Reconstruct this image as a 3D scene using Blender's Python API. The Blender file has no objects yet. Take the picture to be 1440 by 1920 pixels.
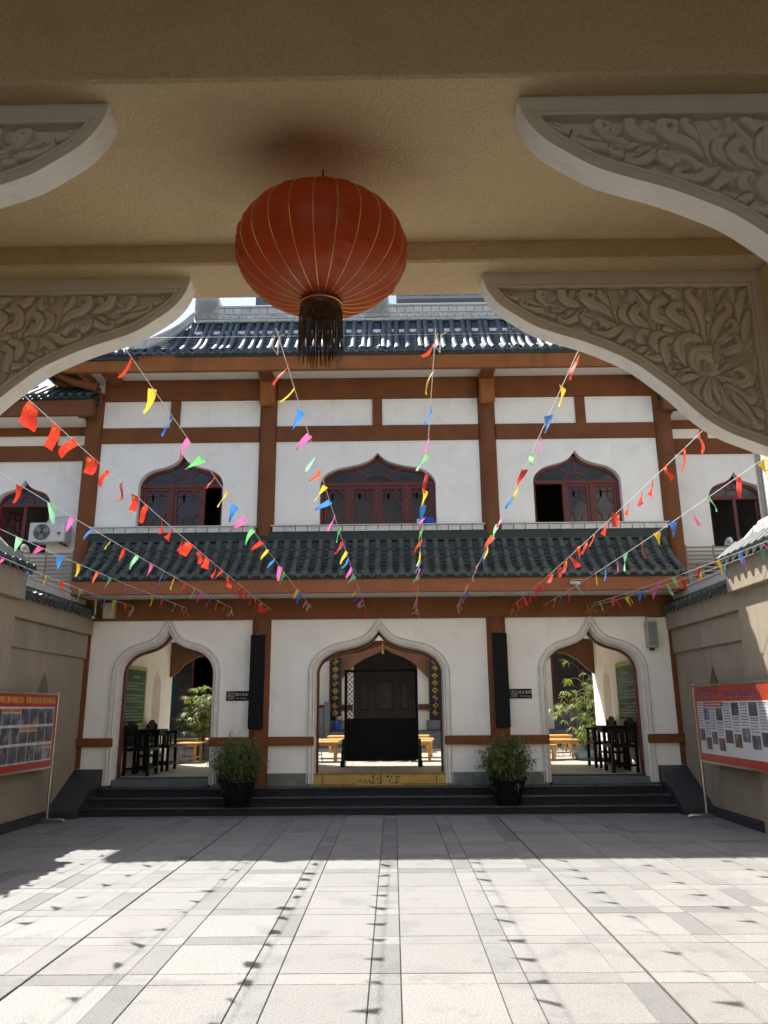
import bpy, bmesh, math, random
import numpy as np
from mathutils import Vector, Matrix, Euler
R = math.radians
rnd = random.Random(7)
sc = bpy.context.scene
col = sc.collection

# ------------------------------------------------------------------ camera
cam_d = bpy.data.cameras.new('camera'); cam = bpy.data.objects.new('camera', cam_d); col.objects.link(cam)
cam_d.sensor_fit = 'VERTICAL'; cam_d.sensor_height = 24.0; cam_d.lens = 24.0 * 1420 / 1920
cam_d.clip_start = 0.05; cam_d.clip_end = 2000
cam.location = (0.24, 0, 1.6)
_p, _y, _r = R(14.536), R(0.5615), R(-0.4683)
_f = Vector((-math.sin(_y)*math.cos(_p), math.cos(_y)*math.cos(_p), math.sin(_p)))
_rt = Vector((math.cos(_y), math.sin(_y), 0)); _up = _rt.cross(_f)
_r1 = math.cos(_r)*_rt + math.sin(_r)*_up; _u1 = -math.sin(_r)*_rt + math.cos(_r)*_up
cam.rotation_euler = Matrix((_r1, _u1, -_f)).transposed().to_euler()
sc.camera = cam

# ------------------------------------------------------------------ sky, sun, exposure
KX, KY = 0.42, 0.44                                # shadow shift per metre of height: +x, -y
to_sun = Vector((-KX, KY, 1)).normalized()
elev = math.asin(to_sun.z)
world = bpy.data.worlds.new('World'); sc.world = world; world.use_nodes = True
wn = world.node_tree.nodes; wl = world.node_tree.links
sky = wn.new('ShaderNodeTexSky'); sky.sky_type = 'NISHITA'; sky.sun_disc = False
sky.sun_elevation = elev; sky.sun_rotation = math.atan2(to_sun.x, to_sun.y)
sky.air_density = 1.0; sky.dust_density = 2.0; sky.ozone_density = 1.0
bg = wn['Background']; bg.inputs['Strength'].default_value = 0.11
wl.new(sky.outputs[0], bg.inputs['Color'])
sun_d = bpy.data.lights.new('sun', 'SUN'); sun_d.energy = 5.0; sun_d.angle = R(0.53); sun_d.color = (1.0, 0.96, 0.90)
sun = bpy.data.objects.new('sun', sun_d); col.objects.link(sun); sun.location = (-8, 14, 25)
sun.rotation_euler = to_sun.to_track_quat('Z', 'Y').to_euler()
sc.view_settings.view_transform = 'Standard'; sc.view_settings.look = 'None'
sc.view_settings.gamma = 1.0; sc.view_settings.exposure = 1.0; sc.view_settings.use_curve_mapping = False
sc.render.engine = 'CYCLES'
sc.cycles.use_denoising = True
sc.cycles.max_bounces = 6; sc.cycles.diffuse_bounces = 5; sc.cycles.glossy_bounces = 2; sc.cycles.transmission_bounces = 3
sc.cycles.use_adaptive_sampling = True; sc.cycles.adaptive_threshold = .03
sc.cycles.caustics_reflective = False; sc.cycles.caustics_refractive = False
sc.cycles.sample_clamp_indirect = 8

# ------------------------------------------------------------------ materials
MT = {}
def mat(name, c, rough=.8, var=.12, scale=3.0, bump=0.0, bscale=120.0, metal=0.0, coat=0.0, rand=0.0,
        stain=None, stain_amt=.35, stain_scale=1.2, streak=False, spec=.5, detail=5, emit=None, local=False, trans=0.0, drip=0.0, dripc=(.3, .27, .22)):
    m = bpy.data.materials.new(name); m.use_nodes = True
    n = m.node_tree.nodes; l = m.node_tree.links; b = n['Principled BSDF']
    b.inputs['Roughness'].default_value = rough; b.inputs['Metallic'].default_value = metal
    b.inputs['Specular IOR Level'].default_value = spec
    if coat: b.inputs['Coat Weight'].default_value = coat; b.inputs['Coat Roughness'].default_value = .12
    if local: pos = n.new('ShaderNodeTexCoord').outputs['Object']
    else: pos = n.new('ShaderNodeNewGeometry').outputs['Position']
    nz = n.new('ShaderNodeTexNoise'); nz.inputs['Scale'].default_value = scale; nz.inputs['Detail'].default_value = detail
    l.new(pos, nz.inputs['Vector'])
    rp = n.new('ShaderNodeMapRange'); rp.inputs[1].default_value = .3; rp.inputs[2].default_value = .7
    rp.inputs[3].default_value = 1 - var; rp.inputs[4].default_value = 1 + var
    l.new(nz.outputs['Fac'], rp.inputs[0])
    sclr = n.new('ShaderNodeMix'); sclr.data_type = 'RGBA'; sclr.blend_type = 'MULTIPLY'; sclr.inputs[0].default_value = 1
    sclr.inputs[6].default_value = (*c, 1); l.new(rp.outputs[0], sclr.inputs[7])
    out = sclr.outputs[2]
    if rand:
        oi = n.new('ShaderNodeObjectInfo'); r2 = n.new('ShaderNodeMapRange')
        r2.inputs[3].default_value = 1 - rand; r2.inputs[4].default_value = 1 + rand; l.new(oi.outputs['Random'], r2.inputs[0])
        m2 = n.new('ShaderNodeMix'); m2.data_type = 'RGBA'; m2.blend_type = 'MULTIPLY'; m2.inputs[0].default_value = 1
        l.new(out, m2.inputs[6]); l.new(r2.outputs[0], m2.inputs[7]); out = m2.outputs[2]
    if stain:
        mp = n.new('ShaderNodeMapping')
        mp.inputs['Scale'].default_value = (1, 1, .18) if streak else (1, 1, 1)
        l.new(pos, mp.inputs['Vector'])
        ns = n.new('ShaderNodeTexNoise'); ns.inputs['Scale'].default_value = stain_scale; ns.inputs['Detail'].default_value = 8
        ns.inputs['Roughness'].default_value = .68; l.new(mp.outputs[0], ns.inputs['Vector'])
        r3 = n.new('ShaderNodeMapRange'); r3.inputs[1].default_value = .52; r3.inputs[2].default_value = .72
        r3.inputs[3].default_value = 0; r3.inputs[4].default_value = stain_amt; l.new(ns.outputs['Fac'], r3.inputs[0])
        m3 = n.new('ShaderNodeMix'); m3.data_type = 'RGBA'; l.new(r3.outputs[0], m3.inputs[0])
        l.new(out, m3.inputs[6]); m3.inputs[7].default_value = (*stain, 1); out = m3.outputs[2]
    if drip:
        mp = n.new('ShaderNodeMapping'); mp.inputs['Scale'].default_value = (7, 7, .35); l.new(pos, mp.inputs['Vector'])
        ns = n.new('ShaderNodeTexNoise'); ns.inputs['Scale'].default_value = 1.0; ns.inputs['Detail'].default_value = 6; l.new(mp.outputs[0], ns.inputs['Vector'])
        r4 = n.new('ShaderNodeMapRange'); r4.inputs[1].default_value = .55; r4.inputs[2].default_value = .75; r4.inputs[4].default_value = drip; l.new(ns.outputs['Fac'], r4.inputs[0])
        m4 = n.new('ShaderNodeMix'); m4.data_type = 'RGBA'; l.new(r4.outputs[0], m4.inputs[0]); l.new(out, m4.inputs[6]); m4.inputs[7].default_value = (*dripc, 1); out = m4.outputs[2]
    l.new(out, b.inputs['Base Color'])
    if bump:
        nb = n.new('ShaderNodeTexNoise'); nb.inputs['Scale'].default_value = bscale; nb.inputs['Detail'].default_value = 4
        l.new(pos, nb.inputs['Vector'])
        bp = n.new('ShaderNodeBump'); bp.inputs['Strength'].default_value = bump; bp.inputs['Distance'].default_value = .012
        l.new(nb.outputs['Fac'], bp.inputs['Height']); l.new(bp.outputs[0], b.inputs['Normal'])
    if trans:
        b.inputs['Transmission Weight'].default_value = trans
    if emit:
        b.inputs['Emission Color'].default_value = (*emit[0], 1); b.inputs['Emission Strength'].default_value = emit[1]
    MT[name] = m
    return m

mat('stucco', (.67, .53, .325), .95, .13, 110, 1.0, 75, spec=.2, stain=(.42, .31, .17), stain_amt=.35, stain_scale=2.5)
mat('wall_white', (.90, .875, .81), .85, .03, 2.2, .12, 40, drip=.16, dripc=(.58, .54, .46), stain=(.60, .57, .50), stain_amt=.30, stain_scale=2.6)
mat('wall_beige', (.36, .30, .215), .9, .07, 2, .25, 60, drip=.35, dripc=(.16, .13, .10), stain=(.22, .19, .14), stain_amt=.4, stain_scale=1.6, streak=True)
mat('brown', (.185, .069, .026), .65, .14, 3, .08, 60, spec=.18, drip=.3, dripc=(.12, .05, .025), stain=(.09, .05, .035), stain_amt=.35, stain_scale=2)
mat('brown_lit', (.31, .115, .036), .65, .16, 3, .08, 60, spec=.15, drip=.4, dripc=(.15, .06, .03), stain=(.10, .055, .035), stain_amt=.45, stain_scale=2.6, streak=True)  # brighter copy of brown: light on outer timbers put into the colour
mat('red_wood', (.115, .019, .013), .5,  .2, 5, .05, 60)
mat('carved_brown', (.16, .062, .028), .6, .2, 6, 1.0, 34)
mat('stone_white', (.62, .61, .57), .8, .10, 5, .3, 45, rand=.10, stain=(.22, .22, .20), stain_amt=.5, stain_scale=5)
mat('stone_carved', (.50, .49, .45), .85, .12, 9, .35, 60, stain=(.20, .19, .17), stain_amt=.45, stain_scale=6)
mat('plaster_carved', (.74, .69, .59), .85, .07, 7, .25, 150, stain=(.48, .43, .36), stain_amt=.4, stain_scale=7)
mat('plaster_white', (.86, .84, .79), .8, .05, 6, .2, 70, stain=(.40, .37, .32), stain_amt=.4, stain_scale=7)
mat('tile_green', (.052, .064, .054), .40, .35, 7, .25, 50, rand=.14, stain=(.14, .145, .13), stain_amt=.5, stain_scale=5)
mat('tile_roll', (.088, .097, .086), .42, .25, 6, .2, 50, rand=.10, stain=(.16, .165, .15), stain_amt=.45, stain_scale=5)
mat('tile_blue', (.042, .066, .080), .60, .3, 7, .15, 50, rand=.25, spec=1.0, stain=(.16, .18, .19), stain_amt=.5, stain_scale=6)
mat('tile_dark', (.02, .032, .028), .6, .3, 6, .2, 60)
mat('granite_tread', (.050, .054, .060), .25, .25, 60, .05, 200, rand=.12, stain=(.09, .09, .09), stain_amt=.3, stain_scale=4)
mat('granite_riser', (.026, .027, .030), .7, .4, 70, .1, 200, rand=.15, spec=.2)  # same granite as the treads, darkened so step shading sits in the colour
mat('surround', (.80, .775, .71), .85, .06, 6, .15, 60, stain=(.55, .52, .45), stain_amt=.4, stain_scale=5)
mat('brown_pink', (.33, .125, .060), .7, .10, 3, .08, 60, spec=.15, stain=(.15, .075, .045), stain_amt=.35, stain_scale=2.6, streak=True)
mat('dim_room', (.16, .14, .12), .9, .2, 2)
mat('granite_dark', (.042, .045, .050), .42, .25, 60, .05, 200, rand=.15, stain=(.09, .09, .09), stain_amt=.35, stain_scale=4)
mat('paver', (.262, .259, .246), .60, .28, 85, .7, 130, rand=.09, drip=.0, stain=(.150, .150, .146), stain_amt=.8, stain_scale=2.2)
mat('paver_grey', (.215, .213, .203), .60, .28, 80, .7, 130, rand=.16, stain=(.11, .112, .112), stain_amt=.6, stain_scale=2.6)
mat('joint', (.05, .045, .04), .95, .2, 20)
mat('ground', (.11, .10, .09), .95, .2, 3)
mat('green_stone', (.15, .175, .15), .6, .25, 9, .2, 60, stain=(.45, .47, .43), stain_amt=.35, stain_scale=9)
mat('gold_metal', (.42, .27, .075), .38, .12, 8, .1, 40, metal=.55)
mat('steel', (.50, .47, .40), .28, .1, 12, metal=1.0)
mat('black_wood', (.005, .005, .006), .45, .3, 10, .05, 60, spec=.12)
mat('fret_wood', (.006, .006, .007), .35, .2, 10, spec=.3)
mat('black', (.006, .006, .006), .6, .2, 10)
m_ = mat('silk', (.68, .105, .022), .38, .10, 5, .0, 40, spec=.6)
_n = m_.node_tree.nodes; _l = m_.node_tree.links
_g = _n.new('ShaderNodeNewGeometry'); _mp = _n.new('ShaderNodeMapping'); _mp.inputs['Scale'].default_value = (7, 7, 75); _l.new(_g.outputs['Position'], _mp.inputs[0])
_nz = _n.new('ShaderNodeTexNoise'); _nz.inputs['Scale'].default_value = 1.0; _nz.inputs['Detail'].default_value = 3; _l.new(_mp.outputs[0], _nz.inputs['Vector'])
_bp = _n.new('ShaderNodeBump'); _bp.inputs['Strength'].default_value = .55; _bp.inputs['Distance'].default_value = .006; _l.new(_nz.outputs['Fac'], _bp.inputs['Height']); _l.new(_bp.outputs[0], _n['Principled BSDF'].inputs['Normal'])
_t = _n.new('ShaderNodeBsdfTranslucent'); _t.inputs[0].default_value = (.75, .14, .02, 1)
_mx = _n.new('ShaderNodeMixShader'); _mx.inputs[0].default_value = .42
_l.new(_n['Principled BSDF'].outputs[0], _mx.inputs[1]); _l.new(_t.outputs[0], _mx.inputs[2]); _l.new(_mx.outputs[0], _n['Material Output'].inputs[0])
mat('gold_rib', (.90, .58, .12), .35, .1, 20, metal=.6)
mat('collar_red', (.16, .02, .012), .5, .2, 20)
mat('fringe', (.10, .055, .012), .5, .3, 60)
mat('cord_white', (.80, .80, .80), .6, .05, 30)
mat('wire', (.35, .35, .35), .5, .05, 30)
def cloth(name, c):
    m = mat(name, c, .6, .16, 14, rand=.14); n = m.node_tree.nodes; l = m.node_tree.links; b = n['Principled BSDF']
    t = n.new('ShaderNodeBsdfTranslucent'); t.inputs[0].default_value = (*[min(1, v*1.1) for v in c], 1)
    mx = n.new('ShaderNodeMixShader'); mx.inputs[0].default_value = .5
    l.new(b.outputs[0], mx.inputs[1]); l.new(t.outputs[0], mx.inputs[2]); l.new(mx.outputs[0], n['Material Output'].inputs[0])
cloth('flag_red', (.66, .045, .022)); cloth('flag_orange', (.72, .11, .05)); cloth('flag_yellow', (.72, .52, .04)); cloth('flag_blue', (.05, .22, .58))
cloth('flag_pink', (.68, .13, .36)); cloth('flag_green', (.15, .55, .15)); cloth('flag_mint', (.26, .60, .34))
mat('star', (.95, .62, .03), .5, .02)
def leafmat(name, c, c2):
    m = mat(name, c, .5, .35, 9); n = m.node_tree.nodes; l = m.node_tree.links; b = n['Principled BSDF']
    t = n.new('ShaderNodeBsdfTranslucent'); t.inputs[0].default_value = (*c2, 1)
    mx = n.new('ShaderNodeMixShader'); mx.inputs[0].default_value = .4
    l.new(b.outputs[0], mx.inputs[1]); l.new(t.outputs[0], mx.inputs[2]); l.new(mx.outputs[0], n['Material Output'].inputs[0])
leafmat('leaf_bamboo', (.15, .19, .06), (.26, .32, .07)); leafmat('leaf_palm', (.10, .15, .03), (.30, .36, .05)); leafmat('leaf_dark', (.035, .07, .02), (.06, .12, .02))
mat('stem', (.10, .09, .04), .7, .2, 20)
mat('pot_black', (.007, .007, .009), .45, .2, 12, spec=.2)
mat('pot_blue', (.10, .16, .22), .35, .15, 12)
mat('wood_yellow', (.55, .30, .085), .45, .12, 9, .04, 60)
mat('pane', (.040, .042, .042), .10, .2, 3, spec=.4)
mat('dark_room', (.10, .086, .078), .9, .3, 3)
mat('teal_pane', (.03, .16, .19), .15, .15, 3)
mat('metal_white', (.62, .61, .58), .45, .06, 8, stain=(.35, .33, .29), stain_amt=.4, stain_scale=7)
mat('metal_beige', (.45, .40, .28), .5, .06, 8)
mat('slat_brown', (.30, .235, .16), .6, .12, 6)
mat('grey_box', (.20, .205, .19), .5, .06, 8)
mat('plastic_dark', (.03, .03, .03), .5, .1, 8)
mat('print_red', (.42, .018, .014), .3, .06, 4)
mat('print_orange', (.55, .17, .025), .3, .25, 3)
mat('print_header', (.40, .050, .018), .3, .4, 2.2)
mat('print_white', (.60, .62, .66), .3, .04, 4)
mat('print_dark', (.05, .05, .055), .4, .2, 40)
mat('print_yellow', (.85, .55, .08), .4, .03)
mat('print_purple', (.28, .03, .16), .4, .03)
mat('sign_dark', (.014, .005, .005), .45, .1, 5, spec=.15)
mat('sign_text', (.62, .60, .55), .5, .03)
mat('board_green', (.012, .075, .032), .22, .1, 4, coat=.4)
mat('board_frame', (.42, .45, .16), .4, .08, 14)
mat('board_text', (.22, .36, .22), .5, .05)
mat('glyph_green', (.008, .018, .016), .5, .05)
mat('gold_glyph', (.38, .24, .035), .35, .1, 20, metal=.4)
mat('plaque_blue', (.012, .013, .026), .45, .1, 8, spec=.15)
mat('blue_cloth', (.03, .07, .42), .7, .15, 30)
mat('beige_cloth', (.36, .28, .18), .8, .15, 30)
mat('tower_grey', (.20, .21, .23), .8, .06, .3)
mat('tower_blue', (.05, .12, .25), .12, .15, .5)
mat('tower_frame', (.45, .47, .50), .5, .05, .5)
mat('inner_floor', (.40, .37, .31), .45, .08, 8, .05, 60, rand=.05)
mat('plinth_grey', (.115, .13, .135), .6, .12, 5, .2, 40)
mat('logo_red', (.45, .02, .02), .5, .03)
def photo_mat(name, dark, light, acc, scale):
    m = bpy.data.materials.new(name); m.use_nodes = True; n = m.node_tree.nodes; l = m.node_tree.links; b = n['Principled BSDF']
    g = n.new('ShaderNodeNewGeometry'); v = n.new('ShaderNodeTexVoronoi'); v.inputs['Scale'].default_value = scale
    l.new(g.outputs['Position'], v.inputs['Vector'])
    nz = n.new('ShaderNodeTexNoise'); nz.inputs['Scale'].default_value = scale*.35; nz.inputs['Detail'].default_value = 6; l.new(g.outputs['Position'], nz.inputs['Vector'])
    r = n.new('ShaderNodeValToRGB'); e = r.color_ramp.elements
    e[0].position = .36; e[0].color = (*dark, 1); e[1].position = .66; e[1].color = (*light, 1); x = e.new(.52); x.color = (*acc, 1)
    mx = n.new('ShaderNodeMix'); mx.data_type = 'RGBA'; mx.inputs[0].default_value = .10
    l.new(nz.outputs['Fac'], r.inputs[0]); l.new(r.outputs[0], mx.inputs[6]); l.new(v.outputs['Color'], mx.inputs[7])
    m3 = n.new('ShaderNodeMix'); m3.data_type = 'RGBA'; m3.blend_type = 'MULTIPLY'; m3.inputs[0].default_value = 1
    l.new(mx.outputs[2], m3.inputs[6]); m3.inputs[7].default_value = (.55, .55, .6, 1)
    l.new(m3.outputs[2], b.inputs['Base Color']); b.inputs['Roughness'].default_value = .3; MT[name] = m
photo_mat('photo_a', (.01, .01, .015), (.42, .45, .52), (.04, .035, .04), 17)
photo_mat('photo_b', (.02, .03, .05), (.45, .50, .60), (.10, .14, .22), 13)
photo_mat('photo_c', (.03, .02, .015), (.42, .35, .25), (.25, .04, .03), 14)

# ------------------------------------------------------------------ helpers
def link(o):
    col.objects.link(o); return o
def setp(o, parent):
    if parent is not None:
        o.parent = parent
        p = parent
        mw = Matrix.Identity(4)
        chain = []
        while p is not None:
            chain.append(p); p = p.parent
        for p in reversed(chain):
            mw = mw @ p.matrix_parent_inverse @ p.matrix_basis
        o.matrix_parent_inverse = mw.inverted()
def tag(o, label=None, cat=None, group=None, kind=None):
    if label: o['label'] = label
    if cat: o['category'] = cat
    if group: o['group'] = group
    if kind: o['kind'] = kind
    return o
def thing(name, label, cat, loc=(0, 0, 0), rz=0, group=None):
    o = bpy.data.objects.new(name, None); o.empty_display_size = .2; link(o)
    o.location = loc; o.rotation_euler = (0, 0, rz)
    return tag(o, label, cat, group)
def inst(name, me, parent=None, loc=(0, 0, 0), rot=(0, 0, 0), scale=(1, 1, 1), world=True):
    o = bpy.data.objects.new(name, me); link(o); o.location = loc; o.rotation_euler = rot; o.scale = scale
    if parent is not None:
        if world: setp(o, parent)
        else: o.parent = parent
    return o
def copy_tree(o, parent=None):
    c = o.copy(); link(c); c.parent = parent
    for ch in o.children: copy_tree(ch, c)
    return c
class MB:
    def __init__(s): s.v = []; s.f = []
    def add(s, vs, fs):
        k = len(s.v); s.v += [tuple(p) for p in vs]; s.f += [tuple(i + k for i in f) for f in fs]; return s
    def box(s, x0, x1, y0, y1, z0, z1):
        return s.add([(x0,y0,z0),(x1,y0,z0),(x1,y1,z0),(x0,y1,z0),(x0,y0,z1),(x1,y0,z1),(x1,y1,z1),(x0,y1,z1)],
                     [(0,3,2,1),(4,5,6,7),(0,1,5,4),(1,2,6,5),(2,3,7,6),(3,0,4,7)])
    def prism(s, poly, y0, y1, axis='y'):
        n = len(poly)
        if axis == 'y': A = [(p[0], y0, p[1]) for p in poly]; B = [(p[0], y1, p[1]) for p in poly]
        elif axis == 'x': A = [(y0, p[0], p[1]) for p in poly]; B = [(y1, p[0], p[1]) for p in poly]
        else: A = [(p[0], p[1], y0) for p in poly]; B = [(p[0], p[1], y1) for p in poly]
        s.add(A + B, [tuple(range(n)), tuple(reversed(range(n, 2*n)))] + [(i, i + n, (i+1) % n + n, (i+1) % n) for i in range(n)])
        return s
    def tube(s, pts, r, n=8, caps=True):
        pts = [Vector(p) for p in pts]; rings = []
        rs = r if isinstance(r, (list, tuple)) else [r]*len(pts)
        ref = None
        for i, p in enumerate(pts):
            d = (pts[min(i+1, len(pts)-1)] - pts[max(i-1, 0)]).normalized()
            if ref is None:
                ref = Vector((0, 0, 1)) if abs(d.z) < .9 else Vector((1, 0, 0))
            a = d.cross(ref).normalized(); b = d.cross(a).normalized(); ref = -b if False else ref
            rings.append([p + rs[i]*(math.cos(t)*a + math.sin(t)*b) for t in [2*math.pi*k/n for k in range(n)]])
        vs = [q for rg in rings for q in rg]; fs = []
        for i in range(len(pts)-1):
            for k in range(n): fs.append((i*n+k, i*n+(k+1) % n, (i+1)*n+(k+1) % n, (i+1)*n+k))
        if caps: fs += [tuple(reversed(range(n))), tuple(range((len(pts)-1)*n, len(pts)*n))]
        return s.add(vs, fs)
    def lathe(s, prof, n=24, c=(0, 0, 0), a0=0, a1=2*math.pi, caps=False):
        full = abs(a1-a0-2*math.pi) < 1e-6; m = n if full else n+1
        vs = [(c[0]+r*math.cos(a0+(a1-a0)*k/n), c[1]+r*math.sin(a0+(a1-a0)*k/n), c[2]+z) for r, z in prof for k in range(m)]
        fs = []
        for i in range(len(prof)-1):
            for k in range(n): fs.append((i*m+k, i*m+(k+1) % m, (i+1)*m+(k+1) % m, (i+1)*m+k))
        return s.add(vs, fs)
    def quad(s, a, b, c, d): return s.add([a, b, c, d], [(0, 1, 2, 3)])
    def mesh(s, name, m, smooth=None, recalc=True):
        me = bpy.data.meshes.new(name); me.from_pydata(s.v, [], s.f)
        if recalc:
            bm = bmesh.new(); bm.from_mesh(me); bmesh.ops.recalc_face_normals(bm, faces=bm.faces); bm.to_mesh(me); bm.free()
        if m: me.materials.append(MT[m])
        if smooth:
            me.shade_smooth(); me.set_sharp_from_angle(angle=R(smooth))
        return me
    def build(s, name, m, parent=None, smooth=None, label=None, bevel=0):
        me = s.mesh(name, m, smooth)
        o = bpy.data.objects.new(name, me); link(o)
        if bevel:
            bv = o.modifiers.new('bevel', 'BEVEL'); bv.width = bevel; bv.segments = 1; bv.limit_method = 'ANGLE'
        if parent is not None: setp(o, parent)
        if label: o['label'] = label
        return o
def bx(name, m, parent, x0, x1, y0, y1, z0, z1, bevel=0, label=None):
    return MB().box(x0, x1, y0, y1, z0, z1).build(name, m, parent, bevel=bevel, label=label)
def catmull(P, k=6):
    P = [np.array(p, float) for p in P]; out = []
    Q = [2*P[0]-P[1]] + P + [2*P[-1]-P[-2]]
    for i in range(1, len(Q)-2):
        a, b, c, d = Q[i-1:i+3]
        for j in range(k):
            t = j/k; out.append(.5*((2*b)+(c-a)*t+(2*a-5*b+4*c-d)*t*t+(3*b-a-3*c+d)*t**3))
    out.append(P[-1]); return out
OGEE = [(1, 0), (.97, .15), (.88, .325), (.71, .475), (.51, .55), (.32, .625), (.165, .735), (.07, .865), (0, 1)]
def ogee(cx, hw, zb, zs, za, k=5):
    """left-to-right outline of an ogee opening: bottom left, up, over the apex, down to bottom right"""
    h = [(p[0], p[1]) for p in catmull(OGEE, k)]
    L = [(cx - a*hw, zs + b*(za-zs)) for a, b in h]
    Rr = [(cx + a*hw, zs + b*(za-zs)) for a, b in reversed(h[:-1])]
    return [(cx-hw, zb)] + L + Rr + [(cx+hw, zb)]
def offset2d(pts, d):
    P = [np.array(p, float) for p in pts]; out = []
    for i in range(len(P)):
        a = P[max(i-1, 0)]; b = P[min(i+1, len(P)-1)]; p = P[i]
        if 0 < i < len(P)-1:
            t1 = (p-a)/max(1e-9, np.linalg.norm(p-a)); t2 = (b-p)/max(1e-9, np.linalg.norm(b-p))
            n1 = np.array([-t1[1], t1[0]]); n2 = np.array([-t2[1], t2[0]]); n = n1+n2; n /= max(1e-9, np.linalg.norm(n))
            s = 1/max(.36, float(n@n1))
        else:
            t1 = (b-a)/np.linalg.norm(b-a); n = np.array([-t1[1], t1[0]]); s = 1
        out.append(tuple(p + n*d*s))
    return out
def wall_with_arch(mb, x0, x1, z0, z1, arch, y0, y1):
    n = len(arch); mid = n//2
    L = arch[:mid+1]; Rr = arch[mid:]
    cx = arch[mid][0]
    polyL = [(x0, z0), (x0, z1), (cx, z1)] + list(reversed(L))
    polyR = [(cx, z1), (x1, z1), (x1, z0)] + list(reversed(Rr))
    mb.prism(polyL, y0, y1); mb.prism(polyR, y0, y1)
def sweep_frame(mb, path, prof):
    """path: 2D outline (x,z); prof: list of (offset outwards, y)"""
    n = len(prof); rows = [offset2d(path, d) for d, y in prof]; vs = []; fs = []
    m = len(path)
    for i in range(m):
        for k in range(n): vs.append((rows[k][i][0], prof[k][1], rows[k][i][1]))
    for i in range(m-1):
        for k in range(n-1): fs.append((i*n+k, i*n+k+1, (i+1)*n+k+1, (i+1)*n+k))
    return mb.add(vs, fs)
_dg = None
def text_mesh(name, body, size, m, parent, loc, rot, ext=.0015, align='CENTER', sx=1.0, name2=None):
    cu = bpy.data.curves.new(name, 'FONT'); cu.body = body; cu.size = size; cu.extrude = ext; cu.align_x = align; cu.align_y = 'CENTER'; cu.resolution_u = 2
    t = bpy.data.objects.new('tmp', cu); link(t)
    me = bpy.data.meshes.new_from_object(t.evaluated_get(bpy.context.evaluated_depsgraph_get()))
    bpy.data.objects.remove(t); bpy.data.curves.remove(cu)
    me.name = name; me.materials.clear(); me.materials.append(MT[m])
    o = bpy.data.objects.new(name, me); link(o); o.location = loc; o.rotation_euler = rot; o.scale = (sx, 1, 1)
    if parent is not None: setp(o, parent)
    return o
# ------------------------------------------------------------------ ground and pavement
tag(MB().box(-600, 600, -600, 600, -.30, -.060).build('ground', 'ground'), kind='structure')
pav = tag(bx('pavement', 'joint', None, -5.6, 5.6, 3.5, 13.2, -.055, -.010), kind='structure')
PX, PY = .767, .795
XB = [-2.03 + PX*i for i in range(-5, 10)]          # right edge of each narrow strip column
YB = [5.90 + PY*i for i in range(-3, 10)]      # rows start where the gate floor ends           # lower edge of each narrow row
g = .0035
def slab_mesh(name, w, h, m):
    mb = MB(); b = .003
    x, y = w/2-g, h/2-g
    mb.add([(-x,-y,-.02),(x,-y,-.02),(x,y,-.02),(-x,y,-.02),(-x,-y,-b),(x,-y,-b),(x,y,-b),(-x,y,-b),(-x+b,-y+b,0),(x-b,-y+b,0),(x-b,y-b,0),(-x+b,y-b,0)],
           [(0,1,5,4),(1,2,6,5),(2,3,7,6),(3,0,4,7),(4,5,9,8),(5,6,10,9),(6,7,11,10),(7,4,8,11),(8,9,10,11)])
    return mb.mesh(name, m)
SW, SH, BW, BH = PX-.19, PY-.19, .19, .19
me_slab = slab_mesh('paving_slab', SW, SH, 'paver'); me_sx = slab_mesh('paving_strip', SW, BH, 'paver'); me_sxg = slab_mesh('paving_strip', SW, BH, 'paver_grey')
me_sy = slab_mesh('paving_strip', BW, SH, 'paver_grey'); me_syw = slab_mesh('paving_strip', BW, SH, 'paver')
me_c = slab_mesh('paving_square', BW, BH, 'paver'); me_cg = slab_mesh('paving_square', BW, BH, 'paver_grey')
rp = random.Random(3)
for i, xb in enumerate(XB):
    thick = .006 if abs(xb+2.03) < .01 or abs(xb-1.805) < .02 or abs(xb-5.64) < .02 else 0
    for j, yb in enumerate(YB):
        if xb - .19 > 5.1 or xb + SW < -5.3 or yb > 12.6: continue
        dz = lambda: rp.uniform(-.0012, .0012)
        tilt = lambda: (rp.uniform(-.0015, .0015), rp.uniform(-.0015, .0015), 0)
        inst('paving_slab', me_slab, pav, (xb+SW/2+thick, yb+BH+SH/2, dz()), tilt())
        inst('paving_strip', me_sxg if rp.random() < .42 else me_sx, pav, (xb+SW/2+thick, yb+BH/2, dz()), tilt())
        inst('paving_strip', me_sy if rp.random() < .6 else me_syw, pav, (xb-BW/2-thick, yb+BH+SH/2, dz()), tilt())
        inst('paving_square', me_cg if rp.random() < .3 else me_c, pav, (xb-BW/2-thick, yb+BH/2, dz()), tilt())
tag(bx('forecourt', 'ground', None, -30, 30, -40, .499, -.055, -.004), kind='structure')
tag(bx('gate_floor', 'paver', None, -5.6, 5.6, .5, 3.50, -.055, -.004), kind='structure')
# courtyard floor behind the hall
inn = tag(bx('inner_courtyard', 'joint', None, -12, 12, 13.5, 40, -.05, .490), kind='structure')
me_in = slab_mesh('floor_slab', 1.2, .6, 'inner_floor')
for i in range(-6, 7):
    for j in range(18):
        if 13.3+j*.6 > 24: continue
        inst('floor_slab', me_in, inn, (i*1.2 + (.6 if j % 2 else 0), 13.95+j*.6, .5), (0, 0, 0))

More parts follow.
